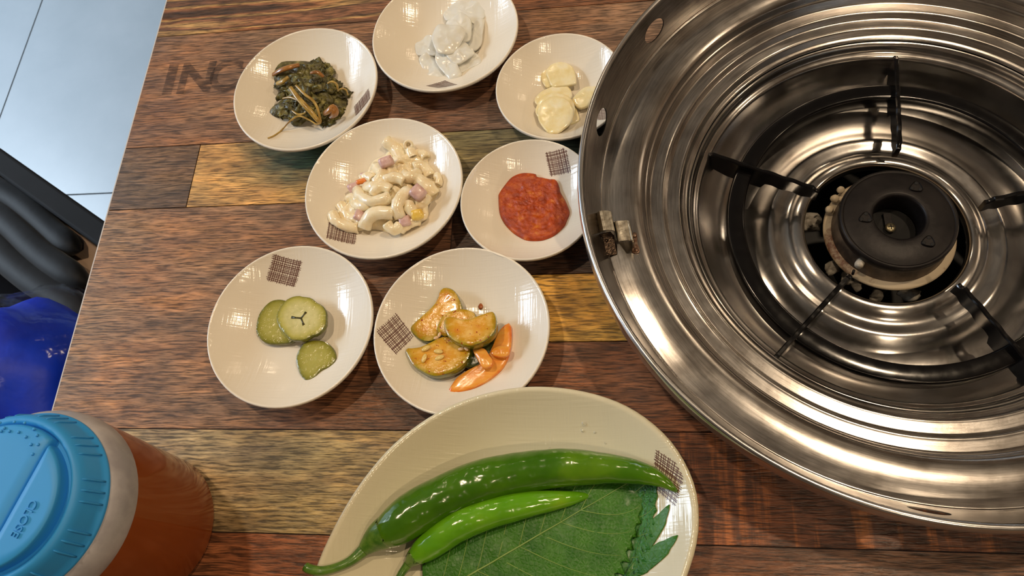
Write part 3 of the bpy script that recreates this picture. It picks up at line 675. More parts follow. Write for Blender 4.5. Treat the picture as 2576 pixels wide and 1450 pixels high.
# the upright one whose open end faces up
p=at(*cr(*oC)([(1032,315)])[0],.0225); q=at(*cr(*oC)([(1062,420)])[0],.017)
up=(Vector((0,0,T+CZ))-p).normalized()
b=B(); rr_=.0039
sp=[q+Vector((.001,-.001,0)),q.lerp(p,.5)+Vector((0,0,-.001)),p-up*.004,p]
b.tube(sp,rr_,14,caps=False); ring=b.v[-14:]
b.grid([ring,[p+(v-p)*.85+up*.0006 for v in ring],[p+(v-p)*.45+up*.0003 for v in ring],[p+(v-p)*.40-up*.005 for v in ring]],True); n0=len(b.v)-14; b.f.append(tuple(range(n0,n0+14)))
tag(b.obj('macaroni',mm,origin=q,weld=True),'macaroni tube at the top of the heap showing its round open end','macaroni','macaroni elbows in the salad')
def chunk(name,label,cat,group,q,z,sz,mat,rot,nzv=.25,o_s=oC,seed=1):
    p=at(*cr(*o_s)([q])[0],z); Mx=Matrix.Rotation(rot,3,'Z')@Matrix.Rotation(.4,3,'X')
    bm=bmesh.new(); bmesh.ops.create_cube(bm,size=1); bmesh.ops.subdivide_edges(bm,edges=bm.edges,cuts=3,use_grid_fill=True)
    for v in bm.verts:
        d=v.co.normalized()*.6; v.co=v.co.lerp(d,.62 if 'corn' in name else .38)*(1+nzv*.5*mnoise.noise(v.co*2.2+Vector((seed*7,0,0))))
        v.co=Mx@Vector((v.co.x*sz[0],v.co.y*sz[1],v.co.z*sz[2]))
    me=bpy.data.meshes.new(name); bm.to_mesh(me); bm.free(); me.materials.append(mat); me.polygons.foreach_set('use_smooth',[True]*len(me.polygons))
    o=bpy.data.objects.new(name,me); C.objects.link(o); o.location=p; tag(o,label,cat,group); return o
GH='ham pieces in the macaroni salad'
chunk('ham_piece','large pink ham piece near the top of the macaroni heap','ham',GH,(825,475),.0250,(.0105,.0075,.006),ham,.4,seed=1)
chunk('ham_piece','pink ham piece at the right side of the macaroni heap','ham',GH,(1120,765),.0265,(.0095,.0105,.008),ham,.9,seed=2)
chunk('ham_piece','pink ham piece on the left edge of the macaroni heap','ham',GH,(525,720),.0160,(.0085,.0075,.006),ham,.5,seed=3)
chunk('ham_piece','small ham piece beside the orange carrot bit','ham',GH,(625,605),.0175,(.006,.005,.004),ham,.2,seed=4)
chunk('ham_piece','ham piece low in the heap above the patterned patch','ham',GH,(565,975),.0200,(.0075,.006,.005),ham,1.2,seed=5)
chunk('ham_piece','pale ham piece at the bottom of the heap left of the corn','ham',GH,(1000,1030),.0190,(.0085,.0075,.006),ham,.3,seed=6)
chunk('corn_kernel','yellow corn kernel at the lower right of the macaroni heap','corn',None,(1115,968),.0215,(.0085,.0075,.006),mottled('corn_yellow',(226,180,60),(240,208,110),160,.25,.1,.001,Coat_Weight=.4),.2,.2,seed=7)
chunk('carrot_bit','small orange carrot bit at the left of the macaroni heap','carrot',None,(590,658),.0185,(.0075,.0035,.003),simple('carrot_orange',(226,128,54),.3).m,.25,seed=8)
# --- zucchini
zf=M('zucchini_flesh',rough=.24); rr=zf.attr(); c_=zf.obj(); n1=zf.noise(zf.map(c_,(110,)*3),1,4); n2=zf.noise(zf.map(c_,(330,)*3),1,3)
zc=zf.ramp(rr,[(0,srgb(222,164,66)),(.45,srgb(218,156,44)),(.7,srgb(196,146,24)),(.88,srgb(150,136,18)),(.97,srgb(104,112,18))])
zc=zf.mix(zf.ramp(n1,[(.30,.65),(.46,0.0)]),zc,srgb(236,198,116)); zc=zf.mix(zf.ramp(n1,[(.52,0.0),(.7,.65)]),zc,srgb(200,98,16)); n3=zf.noise(zf.map(c_,(330,)*3,(7,3,1)),1,2); zc=zf.mix(zf.ramp(n3,[(.66,0.0),(.70,.9)]),zc,srgb(150,34,8))
zf.set('Base Color',zc); zf.set('Subsurface Weight',.2); zf.set('Subsurface Radius',(.004,.002,.001)); zf.set('Coat Weight',.3); zf.bump(zf.math('ADD',n1,n2),.3,.0010); zf=zf.m
zs=mottled('zucchini_skin',(52,64,12),(122,124,28),120,.2,.25,.001,Coat_Weight=.6)
zsd=mottled('dark_zucchini_skin',(34,42,20),(74,80,36),140,.2,.25,.001,Coat_Weight=.6)
oF=((920,610),3.223); GZ='seasoned zucchini pieces'
ol=world_poly([(390,1040),(470,1000),(620,1060),(800,950),(900,1010),(820,1120),(680,1140),(620,1170),(540,1130),(440,1110)],oF,.0068)
core,sk,c=slab(ol,.0069,.0006,n=40); core.add(sk.v,sk.f,sk.a); tag(core.obj('oily_sauce',M('oily_sauce',srgb(206,160,70),.08,Transmission_Weight=.6,IOR=1.4).m,origin=(c.x,c.y,T+.006),weld=True),'thin yellow oily sauce stain under the zucchini','sauce')
def zuc(label,poly,zt,th,seed,tilt=(0,0),mats=None,cut=(0,1)):
    t,c=slice_thing('zucchini_piece',label,'zucchini',GZ,poly,oF,'F',zt,th,mats or (zf,zs),seed,tilt,.0003,.0005,52,cut); return t
zuc('zucchini half slice lying farthest back by the bowl wall',[(350,690),(430,612),(540,520),(590,450),(610,395),(655,372),(720,395),(760,450),(787,535),(760,580),(660,610),(620,690),(570,775),(480,797),(400,760)],.0145,.0075,1,(.05,.12))
zuc('dark zucchini crescent standing behind the top slice',[(575,720),(580,660),(620,600),(680,560),(760,543),(840,550),(895,590),(880,680),(760,720),(640,760)],.0180,.0080,2,(0,.1),(zf,zsd))
zuc('dark green zucchini bit under the orange onion chips',[(800,1005),(840,930),(900,860),(1000,760),(1060,720),(1062,800),(1000,920),(900,1005)],.0130,.0060,3,(0,0),(zsd,zsd))
t=zuc('large seedy zucchini half slice at the lower left',[(310,862),(370,850),(440,838),(520,800),(580,770),(640,752),(700,780),(780,830),(852,850),(845,930),(790,1005),(700,1060),(590,1090),(520,1082),(440,1040),(370,985)],.0185,.0105,4,(.04,-.10))
sdm=simple('zucchini_seed',(222,190,110),.25).m
for q,a in (((590,885),-.15),((600,935),.35),((490,860),.5),((475,940),1.3)):
    p=at(*cr(*oF)([q])[0],.0198); B().sphere(p,.0033,12,8,(1,.5,.22),Matrix.Rotation(a,3,'Z')).obj('seed',sdm,t)
zuc('uppermost zucchini half slice flecked with red chili',[(622,640),(640,597),(690,592),(760,612),(840,612),(900,590),(970,568),(1030,553),(1058,600),(1062,660),(1045,740),(960,815),(840,848),(740,815),(665,760),(630,700)],.0265,.0110,5,(.06,-.14))
om=M('orange_onion',rough=.24); rr=om.attr(); n1=om.noise(om.map(om.obj(),(90,260,90)),1,4)
om.set('Base Color',om.mix(om.ramp(n1,[(.4,0.0),(.7,.7)]),om.ramp(rr,[(0,srgb(232,146,46)),(.85,srgb(236,158,56)),(1,srgb(222,104,18))]),srgb(240,182,90))); om.set('Subsurface Weight',.4); om.set('Subsurface Radius',(.005,.003,.001)); om.set('Coat Weight',.25); om.bump(n1,.2,.001); om=om.m
def onion(label,poly,zt,th,seed,tilt=(0,0)):
    core,sk,c=slab(world_poly(poly,oF,zt),zt,th,n=48,seed=seed,tilt=tilt,nz=.0004,dome=.0012); core.add(sk.v,sk.f,sk.a)
    tag(core.obj('onion_piece',om,origin=(c.x,c.y,T+zt-th),weld=True),label,'onion','orange stained onion pieces')
onion('long curved orange onion wedge along the right of the zucchini',[(668,1227),(710,1130),(770,1070),(860,1020),(960,970),(1030,930),(1060,860),(1065,760),(1090,700),(1165,650),(1182,760),(1165,900),(1110,1020),(990,1125),(840,1200)],.0130,.0045,1)
onion('small orange onion chip right under the uppermost zucchini slice',[(862,862),(910,850),(965,862),(1000,910),(1032,960),(1020,1012),(950,1017),(905,950)],.0190,.0030,2,(.1,-.1))
onion('square orange onion chip lying on the long wedge',[(1015,900),(1030,860),(1090,838),(1168,850),(1150,922),(1060,928)],.0185,.0030,3,(0,-.05))
ss=simple('sesame_seed',(222,184,140),.35).m
for i,(q,z) in enumerate((((572,775),.0165),((598,750),.0172),((815,862),.0215),((772,865),.0210))):
    p=at(*cr(*oF)([q])[0],z); tag(B().sphere(p,.0020,10,7,(1,.6,.45),Matrix.Rotation(.3+i,3,'Z')).obj('sesame_seed',ss,origin=p),'sesame seed stuck between the zucchini pieces','sesame','sesame seeds')
p=at(*cr(*oF)([(925,508)])[0],.0105); p.z=T+zb('F',p.x,p.y)+.0006; tag(B().sphere(p,.0022,12,8,(.75,1,.35),None,.3,2).obj('chili_flake',simple('chili_flake',(160,84,32),.3).m,origin=p),'single chili flake stuck on the bare bowl above the zucchini','chili flake')
# ================================================================= CHILIES AND LEAVES
def chm(name,c1,c2,c3):
    m=M(name,rough=.17); c=m.obj(); n1=m.noise(m.map(c,(30,30,30)),1,4); n2=m.noise(m.map(c,(120,)*3),1,3)
    m.set('Base Color',m.ramp(n1,[(.3,srgb(*c1)),(.55,srgb(*c2)),(.75,srgb(*c3))])); m.set('Coat Weight',.5); m.set('Coat Roughness',.06); m.bump(m.noise(m.map(c,(95,)*3),1,1.5),.30,.006); m.set('Subsurface Weight',.08); m.set('Subsurface Radius',(.002,.004,.001)); return m.m
CH1=chm('dark_green_chili',(50,96,6),(68,114,10),(98,138,20)); CH2=chm('light_green_chili',(84,150,16),(106,168,26),(134,180,36)); STG=mottled('chili_stem_green',(60,104,26),(104,140,50),140,.3,.15,.001,Coat_Weight=.2)
def chili(label,body,cal,stm,lift,mat,seed):
    def prep(rowz):
        out=[];rad=[]
        for x,y,h,*k in rowz:
            z=.02
            for _ in range(4):
                p=at(x,y,z); r=h*depth(p)/FPX; base=zplate(p.x,p.y) if plate_s(p.x,p.y)<1 else .031
                z=max(base+r*.97,z*0)+lift+(k[0] if k else 0)
            p=at(x,y,z); out.append(p); rad.append(r)
        return out,rad
    bp,br=prep(body); n=64
    sp=catmull([Vector((*p,)) for p in bp],n,False)
    rs=catmull([Vector((r,i,0)) for i,r in enumerate(br)],n,False)
    # radii resampled by arc length of the spine
    L=[0]
    for i in range(1,len(bp)): L.append(L[-1]+(bp[i]-bp[i-1]).length)
    rad=[]
    for k in range(n):
        d=L[-1]*k/(n-1); j=0
        while j<len(L)-2 and L[j+1]<d: j+=1
        t=(d-L[j])/(L[j+1]-L[j]); t=t; rad.append(br[j]*(1-t)+br[j+1]*t)
    for _ in range(3): rad=[rad[0]]+[(rad[i-1]+rad[i]*2+rad[i+1])/4 for i in range(1,n-1)]+[rad[-1]]
    b=B(); b.tube(sp,rad,28)
    for i,v in enumerate(b.v):
        k=i//28; c=sp[k]; d=v-c
        b.v[i]=c+d*(1+.035*mnoise.noise(v*55+Vector((seed,0,0)))+.02*mnoise.noise(v*140))
    o0=sp[n//3]; t=thing('green_chili',label,'chili',(o0.x,o0.y,T+zplate(o0.x,o0.y)),'whole green chilies')
    b.obj('body',mat,t)
    cp,crd=prep(cal); s2=catmull(cp,18,False); rd=[]
    for k in range(18):
        u=k/17*(len(crd)-1); j=min(int(u),len(crd)-2); rd.append(crd[j]*(1-(u-j))+crd[j+1]*(u-j))
    bb=B().tube(s2,rd,20)
    for i in range(20): bb.v[i]=bb.v[i]+(s2[0]-s2[1]).normalized()*(.0025*(math.sin(i/20*2*PI*5)))
    bb.obj('calyx',STG,t)
    tp,trd=prep(stm); s3=catmull(tp,22,False); rd=[]
    for k in range(22):
        u=k/21*(len(trd)-1); j=min(int(u),len(trd)-2); rd.append(trd[j]*(1-(u-j))+trd[j+1]*(u-j))
    B().tube(s3,rd,14).obj('stem',STG,t)
chili('big dark green chili whose stem hangs over the plate edge',[(962,1345,37),(978,1336,46),(1000,1322,52),(1050,1287,57),(1120,1250,57),(1200,1217,55),(1280,1195,52),(1395,1179,49),(1480,1177,43,.002),(1550,1181,35,.003),(1610,1190,29,.003),(1650,1203,22,.002),(1680,1219,13,.001),(1703,1238,4)],[(972,1339,42.5),(955,1349,36),(938,1362,27),(915,1384,17)],[(918,1382,17),(885,1410,13),(850,1427,11),(810,1437,11),(780,1433,12),(769,1427,12)],0,CH1,1)
chili('small light green chili lying in front of the big one',[(1044,1402,22),(1056,1392,29),(1075,1378,34),(1110,1352,38),(1157,1322,40),(1215,1298,38),(1280,1280,36),(1330,1269,32),(1378,1262,27),(1425,1256,20),(1464,1250,12),(1487,1248,4)],[(1050,1397,26),(1038,1408,19),(1028,1418,12)],[(1030,1416,12),(1012,1440,10),(1000,1462,9),(992,1480,8)],.0035,CH2,2)
def leafmat(name,c1,c2):
    m=M(name,rough=.42,Specular_IOR_Level=.35); c=m.obj(); n1=m.noise(m.map(c,(45,)*3),1,4); v=m.n('TexVoronoi',feature='DISTANCE_TO_EDGE',i_Vector=m.map(c,(420,)*3),i_Scale=1.0).outputs[0]
    m.set('Base Color',m.mix(.5,m.ramp(n1,[(.3,srgb(*c1)),(.7,srgb(*c2))]),m.ramp(v,[(0,1.2),(.15,.96)]),'MULTIPLY')); m.bump(m.ramp(v,[(0,0.0),(.3,1.0)]),.35,.0006); m.set('Coat Weight',.12); m.set('Coat Roughness',.2); return m.m
LF1=leafmat('perilla_green',(36,92,14),(66,122,26)); LF2=leafmat('perilla_blue_green',(34,94,26),(60,126,46)); LF3=leafmat('perilla_dark_green',(22,68,14),(44,98,24)); VEIN=simple('leaf_vein',(128,160,78),.35).m
def perilla(label,base_px,tip_px,wpx,z,mat,seed,curl=.0,droop=.0,nu=46,teeth=22,veins=True):
    bp=at(*base_px,z); tp=at(*tip_px,z); ax=tp-bp; ax.z=0; L=ax.length; ax.normalize(); sd=Vector((-ax.y,ax.x,0)); W_=pxm(*base_px,z,wpx)
    def zz(p,t,q):
        h=.0010*fbm((p.x*70+seed,p.y*70,seed),3)+.0005*math.sin(t*38+abs(q)*9)*(1-abs(q))
        e=curl*abs(q)**2*.01+droop*t*t*.01
        return max(T+zplate(p.x,p.y)*1.0+.0006, T+z+h+e)
    def prof(t): return W_*(math.sin(PI*min(1,t**.72))**.75)*(1-.12*t) if 0<t<1 else 0
    def pt(t,q):
        w_=prof(t)
        saw=(1+.13*(((t*teeth)%1)-.5)*(1 if abs(q)>.97 else 0)*2)*(.80 if q>0 else 1)
        p=bp+ax*(L*(t-.10*abs(q)*prof(t)/max(W_,1e-6)*0))+sd*w_*q*saw+ax*(abs(q)**2*L*.06*math.sin(PI*t))
        return Vector((p.x,p.y,zz(p,t,q)))
    cols=[-1,-.965,-.85,-.7,-.5,-.3,-.12,0,.12,.3,.5,.7,.85,.965,1]
    NT=teeth*4; rows_=[[pt(.004+.992*k/NT,q) for q in cols] for k in range(NT+1)]
    t=thing('perilla_leaf',label,'leaf',(bp.x,bp.y,T+z),'perilla leaves')
    o=B().grid(rows_).obj('blade',mat,t); solid(o,.0004,0)
    if veins:
        mid=[pt(.004+.99*k/30,0)+Vector((0,0,.0004)) for k in range(31)]
        B().tube(mid,[.00070*(1-.75*k/30) for k in range(31)],6,flat=.6).obj('midrib',VEIN,t)
        for k in range(8):
            t0=.04+.095*k
            for s in (-1,1):
                pts=[pt(min(.99,t0+(.20*(u/9)**.9)),s*.93*u/9)+Vector((0,0,.0003)) for u in range(10)]
                B().tube(pts,[.00034*(1-.7*u/9) for u in range(10)],5,flat=.5).obj('side_vein',VEIN,t)
    return t
perilla('lowest dark perilla leaf, only its edge showing at the right',(1150,1560),(1640,1225),196,.0085,LF3,3,veins=False)
perilla('blue-green perilla leaf sticking out right of the top leaf',(1150,1552),(1648,1205),222,.0115,LF2,2)
perilla('small pointed perilla tip rising right of the stack, upper one',(1598,1405),(1682,1275),21,.0128,LF1,5,teeth=3,veins=False)
perilla('small pointed perilla tip right of the stack, lower one',(1575,1452),(1702,1352),24,.0128,LF1,6,teeth=3,veins=False)
perilla('top perilla leaf with clear veins under the small chili',(1072,1512),(1620,1192),238,.0135,LF1,1)
dm=M('water',(1,1,1,1),.02); dm.set('Transmission Weight',1.0); dm.set('IOR',1.33); dm=dm.m
for i,(x,y,r) in enumerate(((1470,1066,.0016),(1466,1083,.0013),(1497,1088,.0009),(1524,1115,.0008),(1383,1129,.0009))):
    p=at(x,y,.022); z=.02
    for _ in range(10): p=at(x,y,z); z=zplate(p.x,p.y)
    p=at(x,y,z); tag(B().sphere(p,r,12,8,(1,1,.45)).obj('water_droplet',dm,origin=p),'clear water droplet on the bare upper part of the large plate','droplet','water droplets on the large plate')
# ================================================================= GRILL
G0=Vector((GC.x,GC.y,T))
tray=thing('grill_tray','round brushed steel grill rim with vent holes set into the table','grill',tuple(G0))
def fillet(P,rad=.0007,seg=4):
    """profile with every corner rounded by a small radius and held by support rings"""
    P=[Vector((r,z,0)) for r,z in P]; out=[P[0]]
    for a,b_,c_ in zip(P[:-2],P[1:-1],P[2:]):
        u=(a-b_); v=(c_-b_); t=min(rad,u.length*.42,v.length*.42); p=b_+u.normalized()*t; q=b_+v.normalized()*t
        out.append(b_+u.normalized()*min(t*1.15,u.length*.49))
        for k in range(seg+1):
            w_=k/seg; out.append(p.lerp(b_,w_).lerp(b_.lerp(q,w_),w_))
        out.append(b_+v.normalized()*min(t*1.15,v.length*.49))
    out.append(P[-1]); return [(p.x,p.y) for p in out]
def fine(pr,k=3):
    P=[Vector((r,z,0)) for r,z in pr]
    return [(p.x,p.y) for p in catmull(P,len(P)*k,False)]
outer=[(.2027,.0300),(.2016,.0288),(.2004,.0287),(.197,.0295),(.193,.0304),(.189,.0309),(.185,.0309),(.181,.0303),(.178,.0293),(.1755,.0278)]
steps=[(.1755,.0278),(.1742,.0262),(.1726,.0216),(.1712,.0206),(.1687,.0140),(.1676,.0134),(.1612,.0136),(.1598,.0139),(.1573,.0097),(.1562,.0092),(.1496,.0092),(.1484,.0094),(.1459,.0050),(.1448,.0045),(.1418,.0036)]
o=B().lathe(fine(outer,4)+fillet(steps,.0006)[1:],tuple(G0),176).obj('stepped_flange',STEEL,tray); solid(o,.0008,1)
b=B(); NH=15; CB=24
def wallp(a,t):
    r=.2027+(.2122-.2027)*t; z=.0310+(.0585-.0310)*t; return G0+Vector((r*math.cos(a),r*math.sin(a),z))
for h in range(NH):
    a0=R_(165.4-24*h); hw=R_(12); K=32; inner=[];mid=[];outer=[]
    for k in range(K):
        th=2*PI*k/K; ca_,sa=math.cos(th),math.sin(th)
        inner.append((a0+ca_*R_(3.0),.50+sa*.24))
        m_=max(abs(ca_),abs(sa)); outer.append((a0+ca_/m_*hw,.5+sa/m_*.5))
        mid.append((a0+ca_*R_(3.15),.50+sa*.255))
    if h not in (0,1,5,6,10,11):
        b.grid([[wallp(a0-hw+2*hw*k/8,t) for k in range(9)] for t in (0,.25,.5,.75,1)]); continue
    b.grid([[wallp(*p) for p in inner],[wallp(*p) for p in mid],[wallp(a_*.5+c_*.5,t_*.5+u_*.5) for (a_,t_),(c_,u_) in zip(mid,outer)],[wallp(*p) for p in outer]],True)
o=b.obj('perforated_wall',STEEL,tray,weld=True); solid(o,.0008,0); o.modifiers['solid'].use_rim=False
rim=[(.2122,.0585),(.2126,.0598),(.2134,.0606),(.2146,.0606),(.2154,.0598),(.2158,.0584),(.2160,.0560),(.2160,.0500),(.2156,.0490)]
o=B().lathe(fine(rim,3),tuple(G0),160).obj('rolled_rim',STEELR,tray); solid(o,.0006,0)
skirt=[(.176,.019),(.172,.008),(.166,.0005)]
B().lathe(skirt,tuple(G0),96).obj('under_body',DARK,tray)
# clip hinge
cl=lambda q,z:at(1480+q[0]/8.056,500+q[1]/8.056,z)
def strip(path,ext,name,mat,par,th=.0009):
    """sheet bent along path (list of (px,py,z)) and pulled along the pixel offset ext"""
    path=[tuple(v) for v in catmull([Vector(q) for q in path],len(path)*5,False)] if len(path)>5 else path
    A=[cl((x,y),z+.0022) for x,y,z in path]; d=cl((path[0][0]+ext[0],path[0][1]+ext[1]),path[0][2])-A[0]; d.z=0
    o=B().grid([A,[p+d for p in A]]).obj(name,mat,par,smooth=False); solid(o,th,0); bevel(o,.0004,2); return o
CLIPM=mottled('worn_clip_steel',(150,140,124),(222,214,196),240,.30,.10,.0005,Metallic=1.0)
CLIPD=mottled('tarnished_clip_steel',(44,36,32),(96,80,66),200,.25,.2,.0008,Metallic=1.0)
clip=CLP=bpy.data.objects.new('hinge_clip',None); C.objects.link(clip); clip.parent=tray; clip.location=cl((520,560),.027)-gorigin(tray); clip['label']='two-humped spring steel clip'
strip([(120,330,.028),(215,265,.043),(260,250,.0450),(330,246,.0450),(420,256,.0450),(455,285,.0440),(485,430,.032),(530,470,.032),(540,466,.0430),(600,458,.0440),(720,448,.0445),(790,446,.0440),(825,475,.0430),(840,640,.0280)],(75,410),'clip_sheet',CLIPM,clip)
strip([(215,720,.036),(290,800,.034),(350,1180,.0285)],(235,-20),'clip_tongue',CLIPD,clip)
b=B()
for q,z in (((375,850),.0365),((390,1130),.0325)): b.sphere(cl(q,z),.0011,10,6,(1.2,1,.6))
b.obj('clip_bump',CLIPD,clip)
pl=[(900,690),(960,682),(985,720),(1000,900),(1040,1020),(1030,1095),(960,1112),(890,1085),(885,1010),(930,900),(905,760)]
core,sk,c=slab([cl(q,.0327) for q in pl],.0327,.0016,n=40); core.add(sk.v,sk.f,sk.a); core.obj('rivet_plate',RUST,clip,weld=True)
for q in ((940,745),(965,1045)): B().sphere(cl(q,.0330),.0016,14,8,(1,1,.45)).obj('rivet',RUST,clip)
# inner drip bowl
pan=thing('drip_bowl','polished steel inner bowl below the black grate','drip bowl',(GC.x,GC.y,T-.045))
pp=[(.1416,.0030),(.1400,.0010),(.1388,-.0030),(.1372,-.0050),(.1352,-.0056),(.1340,-.0068),(.1330,-.0110),(.1310,-.0170),(.1270,-.0250),(.1215,-.0330),(.1150,-.0390),(.1070,-.0425),(.0980,-.0430),(.0900,-.0410),(.0845,-.0376),(.0800,-.0350),(.0780,-.0346),(.0755,-.0354),(.0710,-.0366),(.0670,-.0358),(.0640,-.0336),(.0615,-.0322),(.0585,-.0316),(.0566,-.0324),(.0560,-.0350),(.0558,-.0390)]
o=B().lathe(fine(pp,3),tuple(G0),160).obj('bowl_shell',MIRR,pan); solid(o,.0007,1)
# grate
gx,gy=GC.x+.002,GC.y-.004
grate=thing('pot_grate','black enamelled ring grate with five wavy prongs over the burner','grate',(gx,gy,T-.045))
rp=[(.1035,-.0105),(.1042,-.0094),(.1052,-.0091),(.1140,-.0091),(.1150,-.0094),(.1156,-.0105),(.1158,-.0220),(.1150,-.0228),(.1042,-.0228),(.1036,-.0218)]
B().lathe(rp+[rp[0]],(gx,gy,T),128).obj('ring',ENAM,grate,ang=50)
for k,a in enumerate((155,83,11,-61,-133)):
    a=R_(a); d=Vector((math.cos(a),math.sin(a),0)); s=Vector((-d.y,d.x,0)); O=Vector((gx,gy,T)); th=.0017
    N=34; tops=[];bots=[]
    for i in range(N+1):
        u=i/N; r=.0565+(.1400-.0565)*u
        zt=-.0030+.0005*math.sin(u*34)*(.3 if u>.75 else 1)
        if u<.03: zt-=.0025
        if u>.95: zt-=.0030*(u-.95)/.05
        if u<.46: zb_=zt-.0125+.0006*math.sin(u*38)-.003*u
        elif u<.78: zb_=-.0235
        else: zb_=-.0235+.006*((u-.78)/.22)
        if u<.04: zb_+=.0012
        tops.append((r,zt)); bots.append((r,zb_))
    rowsx=[]
    for sg in (-1,1):
        pass
    ring_rows=[]
    for (r,zt),(r2,zb_) in zip(tops,bots):
        c0=O+d*r
        ring_rows.append([c0+s*th+Vector((0,0,zt-.0008)),c0+s*th*.5+Vector((0,0,zt)),c0-s*th*.5+Vector((0,0,zt)),c0-s*th+Vector((0,0,zt-.0008)),c0-s*th+Vector((0,0,zb_)),c0+s*th+Vector((0,0,zb_))])
    b=B().grid(ring_rows,True); b.f.append((0,1,2,3,4,5)); n0=len(b.v)-6; b.f.append(tuple(range(n0,n0+6))[::-1])
    b.obj('prong',ENAM,grate,ang=40)
    # foot reaching down to the drip bowl outside the ring
# burner
G0=G0+Vector((.0032,.0006,0)); bn=thing('gas_burner','black round gas burner cap in the centre of the steel bowl','burner',(G0.x,G0.y,T-.105))
cap=[(.0166,-.030),(.0166,-.0150),(.0170,-.0124),(.0180,-.0114),(.0195,-.0111),(.0240,-.0114),(.0290,-.0120),(.0330,-.0128),(.0352,-.0135),(.0362,-.0138),(.0368,-.0132),(.0378,-.0130),(.0388,-.0138),(.0392,-.0155),(.0392,-.0190),(.0386,-.0205),(.0370,-.0215)]
o=B().lathe(cap,tuple(G0),96).obj('burner_cap',IRON,bn,ang=50)
for (dx,dy),rt in (((.0143,.0227),0.15),((-.0225,-.0003),.15),((.0152,-.0202),.1)):
    c0=G0+Vector((dx,dy,-.0118)); tri=[]
    for k in range(3):
        a=rt+PI/2+2*PI*k/3-.35; tri.append(c0+Vector((.0066*math.cos(a),.0066*math.sin(a),0)))
    lo=[]
    for k in range(3):
        p,q,r=tri[k-1],tri[k],tri[(k+1)%3]; lo+=[q.lerp(p,.25),q.lerp(r,.25)]
    ring=catmull(lo,24)
    b=B().grid([[p+Vector((0,0,-.002)) for p in ring],[p+Vector((0,0,.0013)) for p in ring],[c0+(p-c0)*.93+Vector((0,0,.0017)) for p in ring],[c0+(p-c0)*.84+Vector((0,0,.0010)) for p in ring],[c0+(p-c0)*.02+Vector((0,0,.0010)) for p in ring]],True); b.obj('boss_ridge',IRON,bn,ang=40)
    for k in range(3):
        p=c0+(tri[k]-c0)*.50+Vector((0,0,.0011)); B().lathe([(.0001,.0003),(.0012,.0003),(.0015,.0001)],tuple(p),14).obj('flame_port',DARK,bn)
B().lathe([(.0372,-.0200),(.0380,-.0260),(.0390,-.0310),(.0400,-.0342)],tuple(G0),72).obj('cup_skirt',mottled('dark_brown_enamel',(44,36,30),(104,88,72),60,.5,.15,.0006),bn)  # skirt enamel darker and browner than the cream cup
cup=[(.0400,-.0338),(.0442,-.0345),(.0453,-.0358),(.0448,-.0378),(.0400,-.0430),(.0300,-.0450)]
B().lathe(cup,tuple(G0),72).obj('burner_cup',CREAM,bn)
B().lathe([(.0300,-.0450),(.024,-.060),(.024,-.100),(.0001,-.100)],tuple(G0),48).obj('mixing_tube',IRON,bn)
B().lathe([(.0001,-.031),(.0166,-.031)],tuple(G0),32).obj('cap_floor',DARK,bn)
p=at(2240,573,-.028); scm=mottled('brass_screw',(120,110,84),(180,170,140),300,.35,.2,.0005,Metallic=.8)
sc=B().sphere(p,.0037,16,8,(1,1,.45)).obj('screw',scm,bn)
b=B().obox(p+Vector((0,0,.0016)),(.0018,0,0),(0,.0003,0),(0,0,.0003)).obox(p+Vector((0,0,.0016)),(.0003,0,0),(0,.0018,0),(0,0,.0003)); b.obj('cross_slot',DARK,sc,smooth=False)
B().box((p.x-.003,p.y+.002,T-.031),(p.x+.002,p.y+.012,T-.0285)).obj('bracket',IRON,bn,smooth=False)
# electrode and pale ceramic pieces around the cup
e=at(2160,668,-.022); B().tube([e,e+Vector((.004,.006,-.004))],.0030,8).obj('electrode_insulator',STONE,bn)
e2=at(2145,690,-.03); B().tube([e+Vector((-.003,-.003,-.002)),e2],.0010,6).obj('electrode_rod',IRON,bn)
for q,r in (((2100,500),.0032),((2086,528),.0030),((2115,478),.0030)):
    B().sphere(at(*q,-.030),r,10,8,(1,1,.8),None,.25,q[0]).obj('ceramic_bead',CREAM,bn)
G0=Vector((GC.x,GC.y,T)); well=simple('black_burner_well',(14,13,13),.6).m
wl=thing('burner_housing','dark burner housing below the steel bowl','housing',(GC.x,GC.y,T-.125))
B().lathe([(.150,.0000),(.150,-.060),(.148,-.120),(.0001,-.120)],tuple(G0),96).obj('housing_shell',well,wl)
for i,(q,s) in enumerate((((2040,560),.008),((2095,675),.0055),((2130,700),.0045),((2290,742),.0060),((2205,745),.0050),((2155,718),.0040))):
    p=at(*q,-.058); tag(B().sphere(p,s,12,8,(1.2,.9,.7),Matrix.Rotation(i,3,'Z'),.5,i*2.3).obj('charred_crumb',STONE,origin=p),'pale charred crumb lying in the dark well around the burner','crumb','charred crumbs in the burner well')
# ================================================================= PITCHER
PX,PY=-.3100,.0412
pit=thing('tea_pitcher','translucent plastic pitcher of brown tea with a light blue lid','pitcher',(PX,PY,T))
pm=M('frosted_plastic',srgb(226,214,206),.32); pm.set('Transmission Weight',.75); pm.set('IOR',1.35); pm.set('Specular IOR Level',.4); pm=pm.m
tm=M('brown_tea',srgb(150,72,20),.10); tm.set('IOR',1.33)
tm.set('Transmission Weight',.12); tm.set('Subsurface Weight',.3); tm.set('Subsurface Radius',(.02,.008,.003)); tm=tm.m
hz=mottled('hazy_plastic',(150,146,150),(182,178,180),40,.35,.08,.002,Specular_IOR_Level=.35)
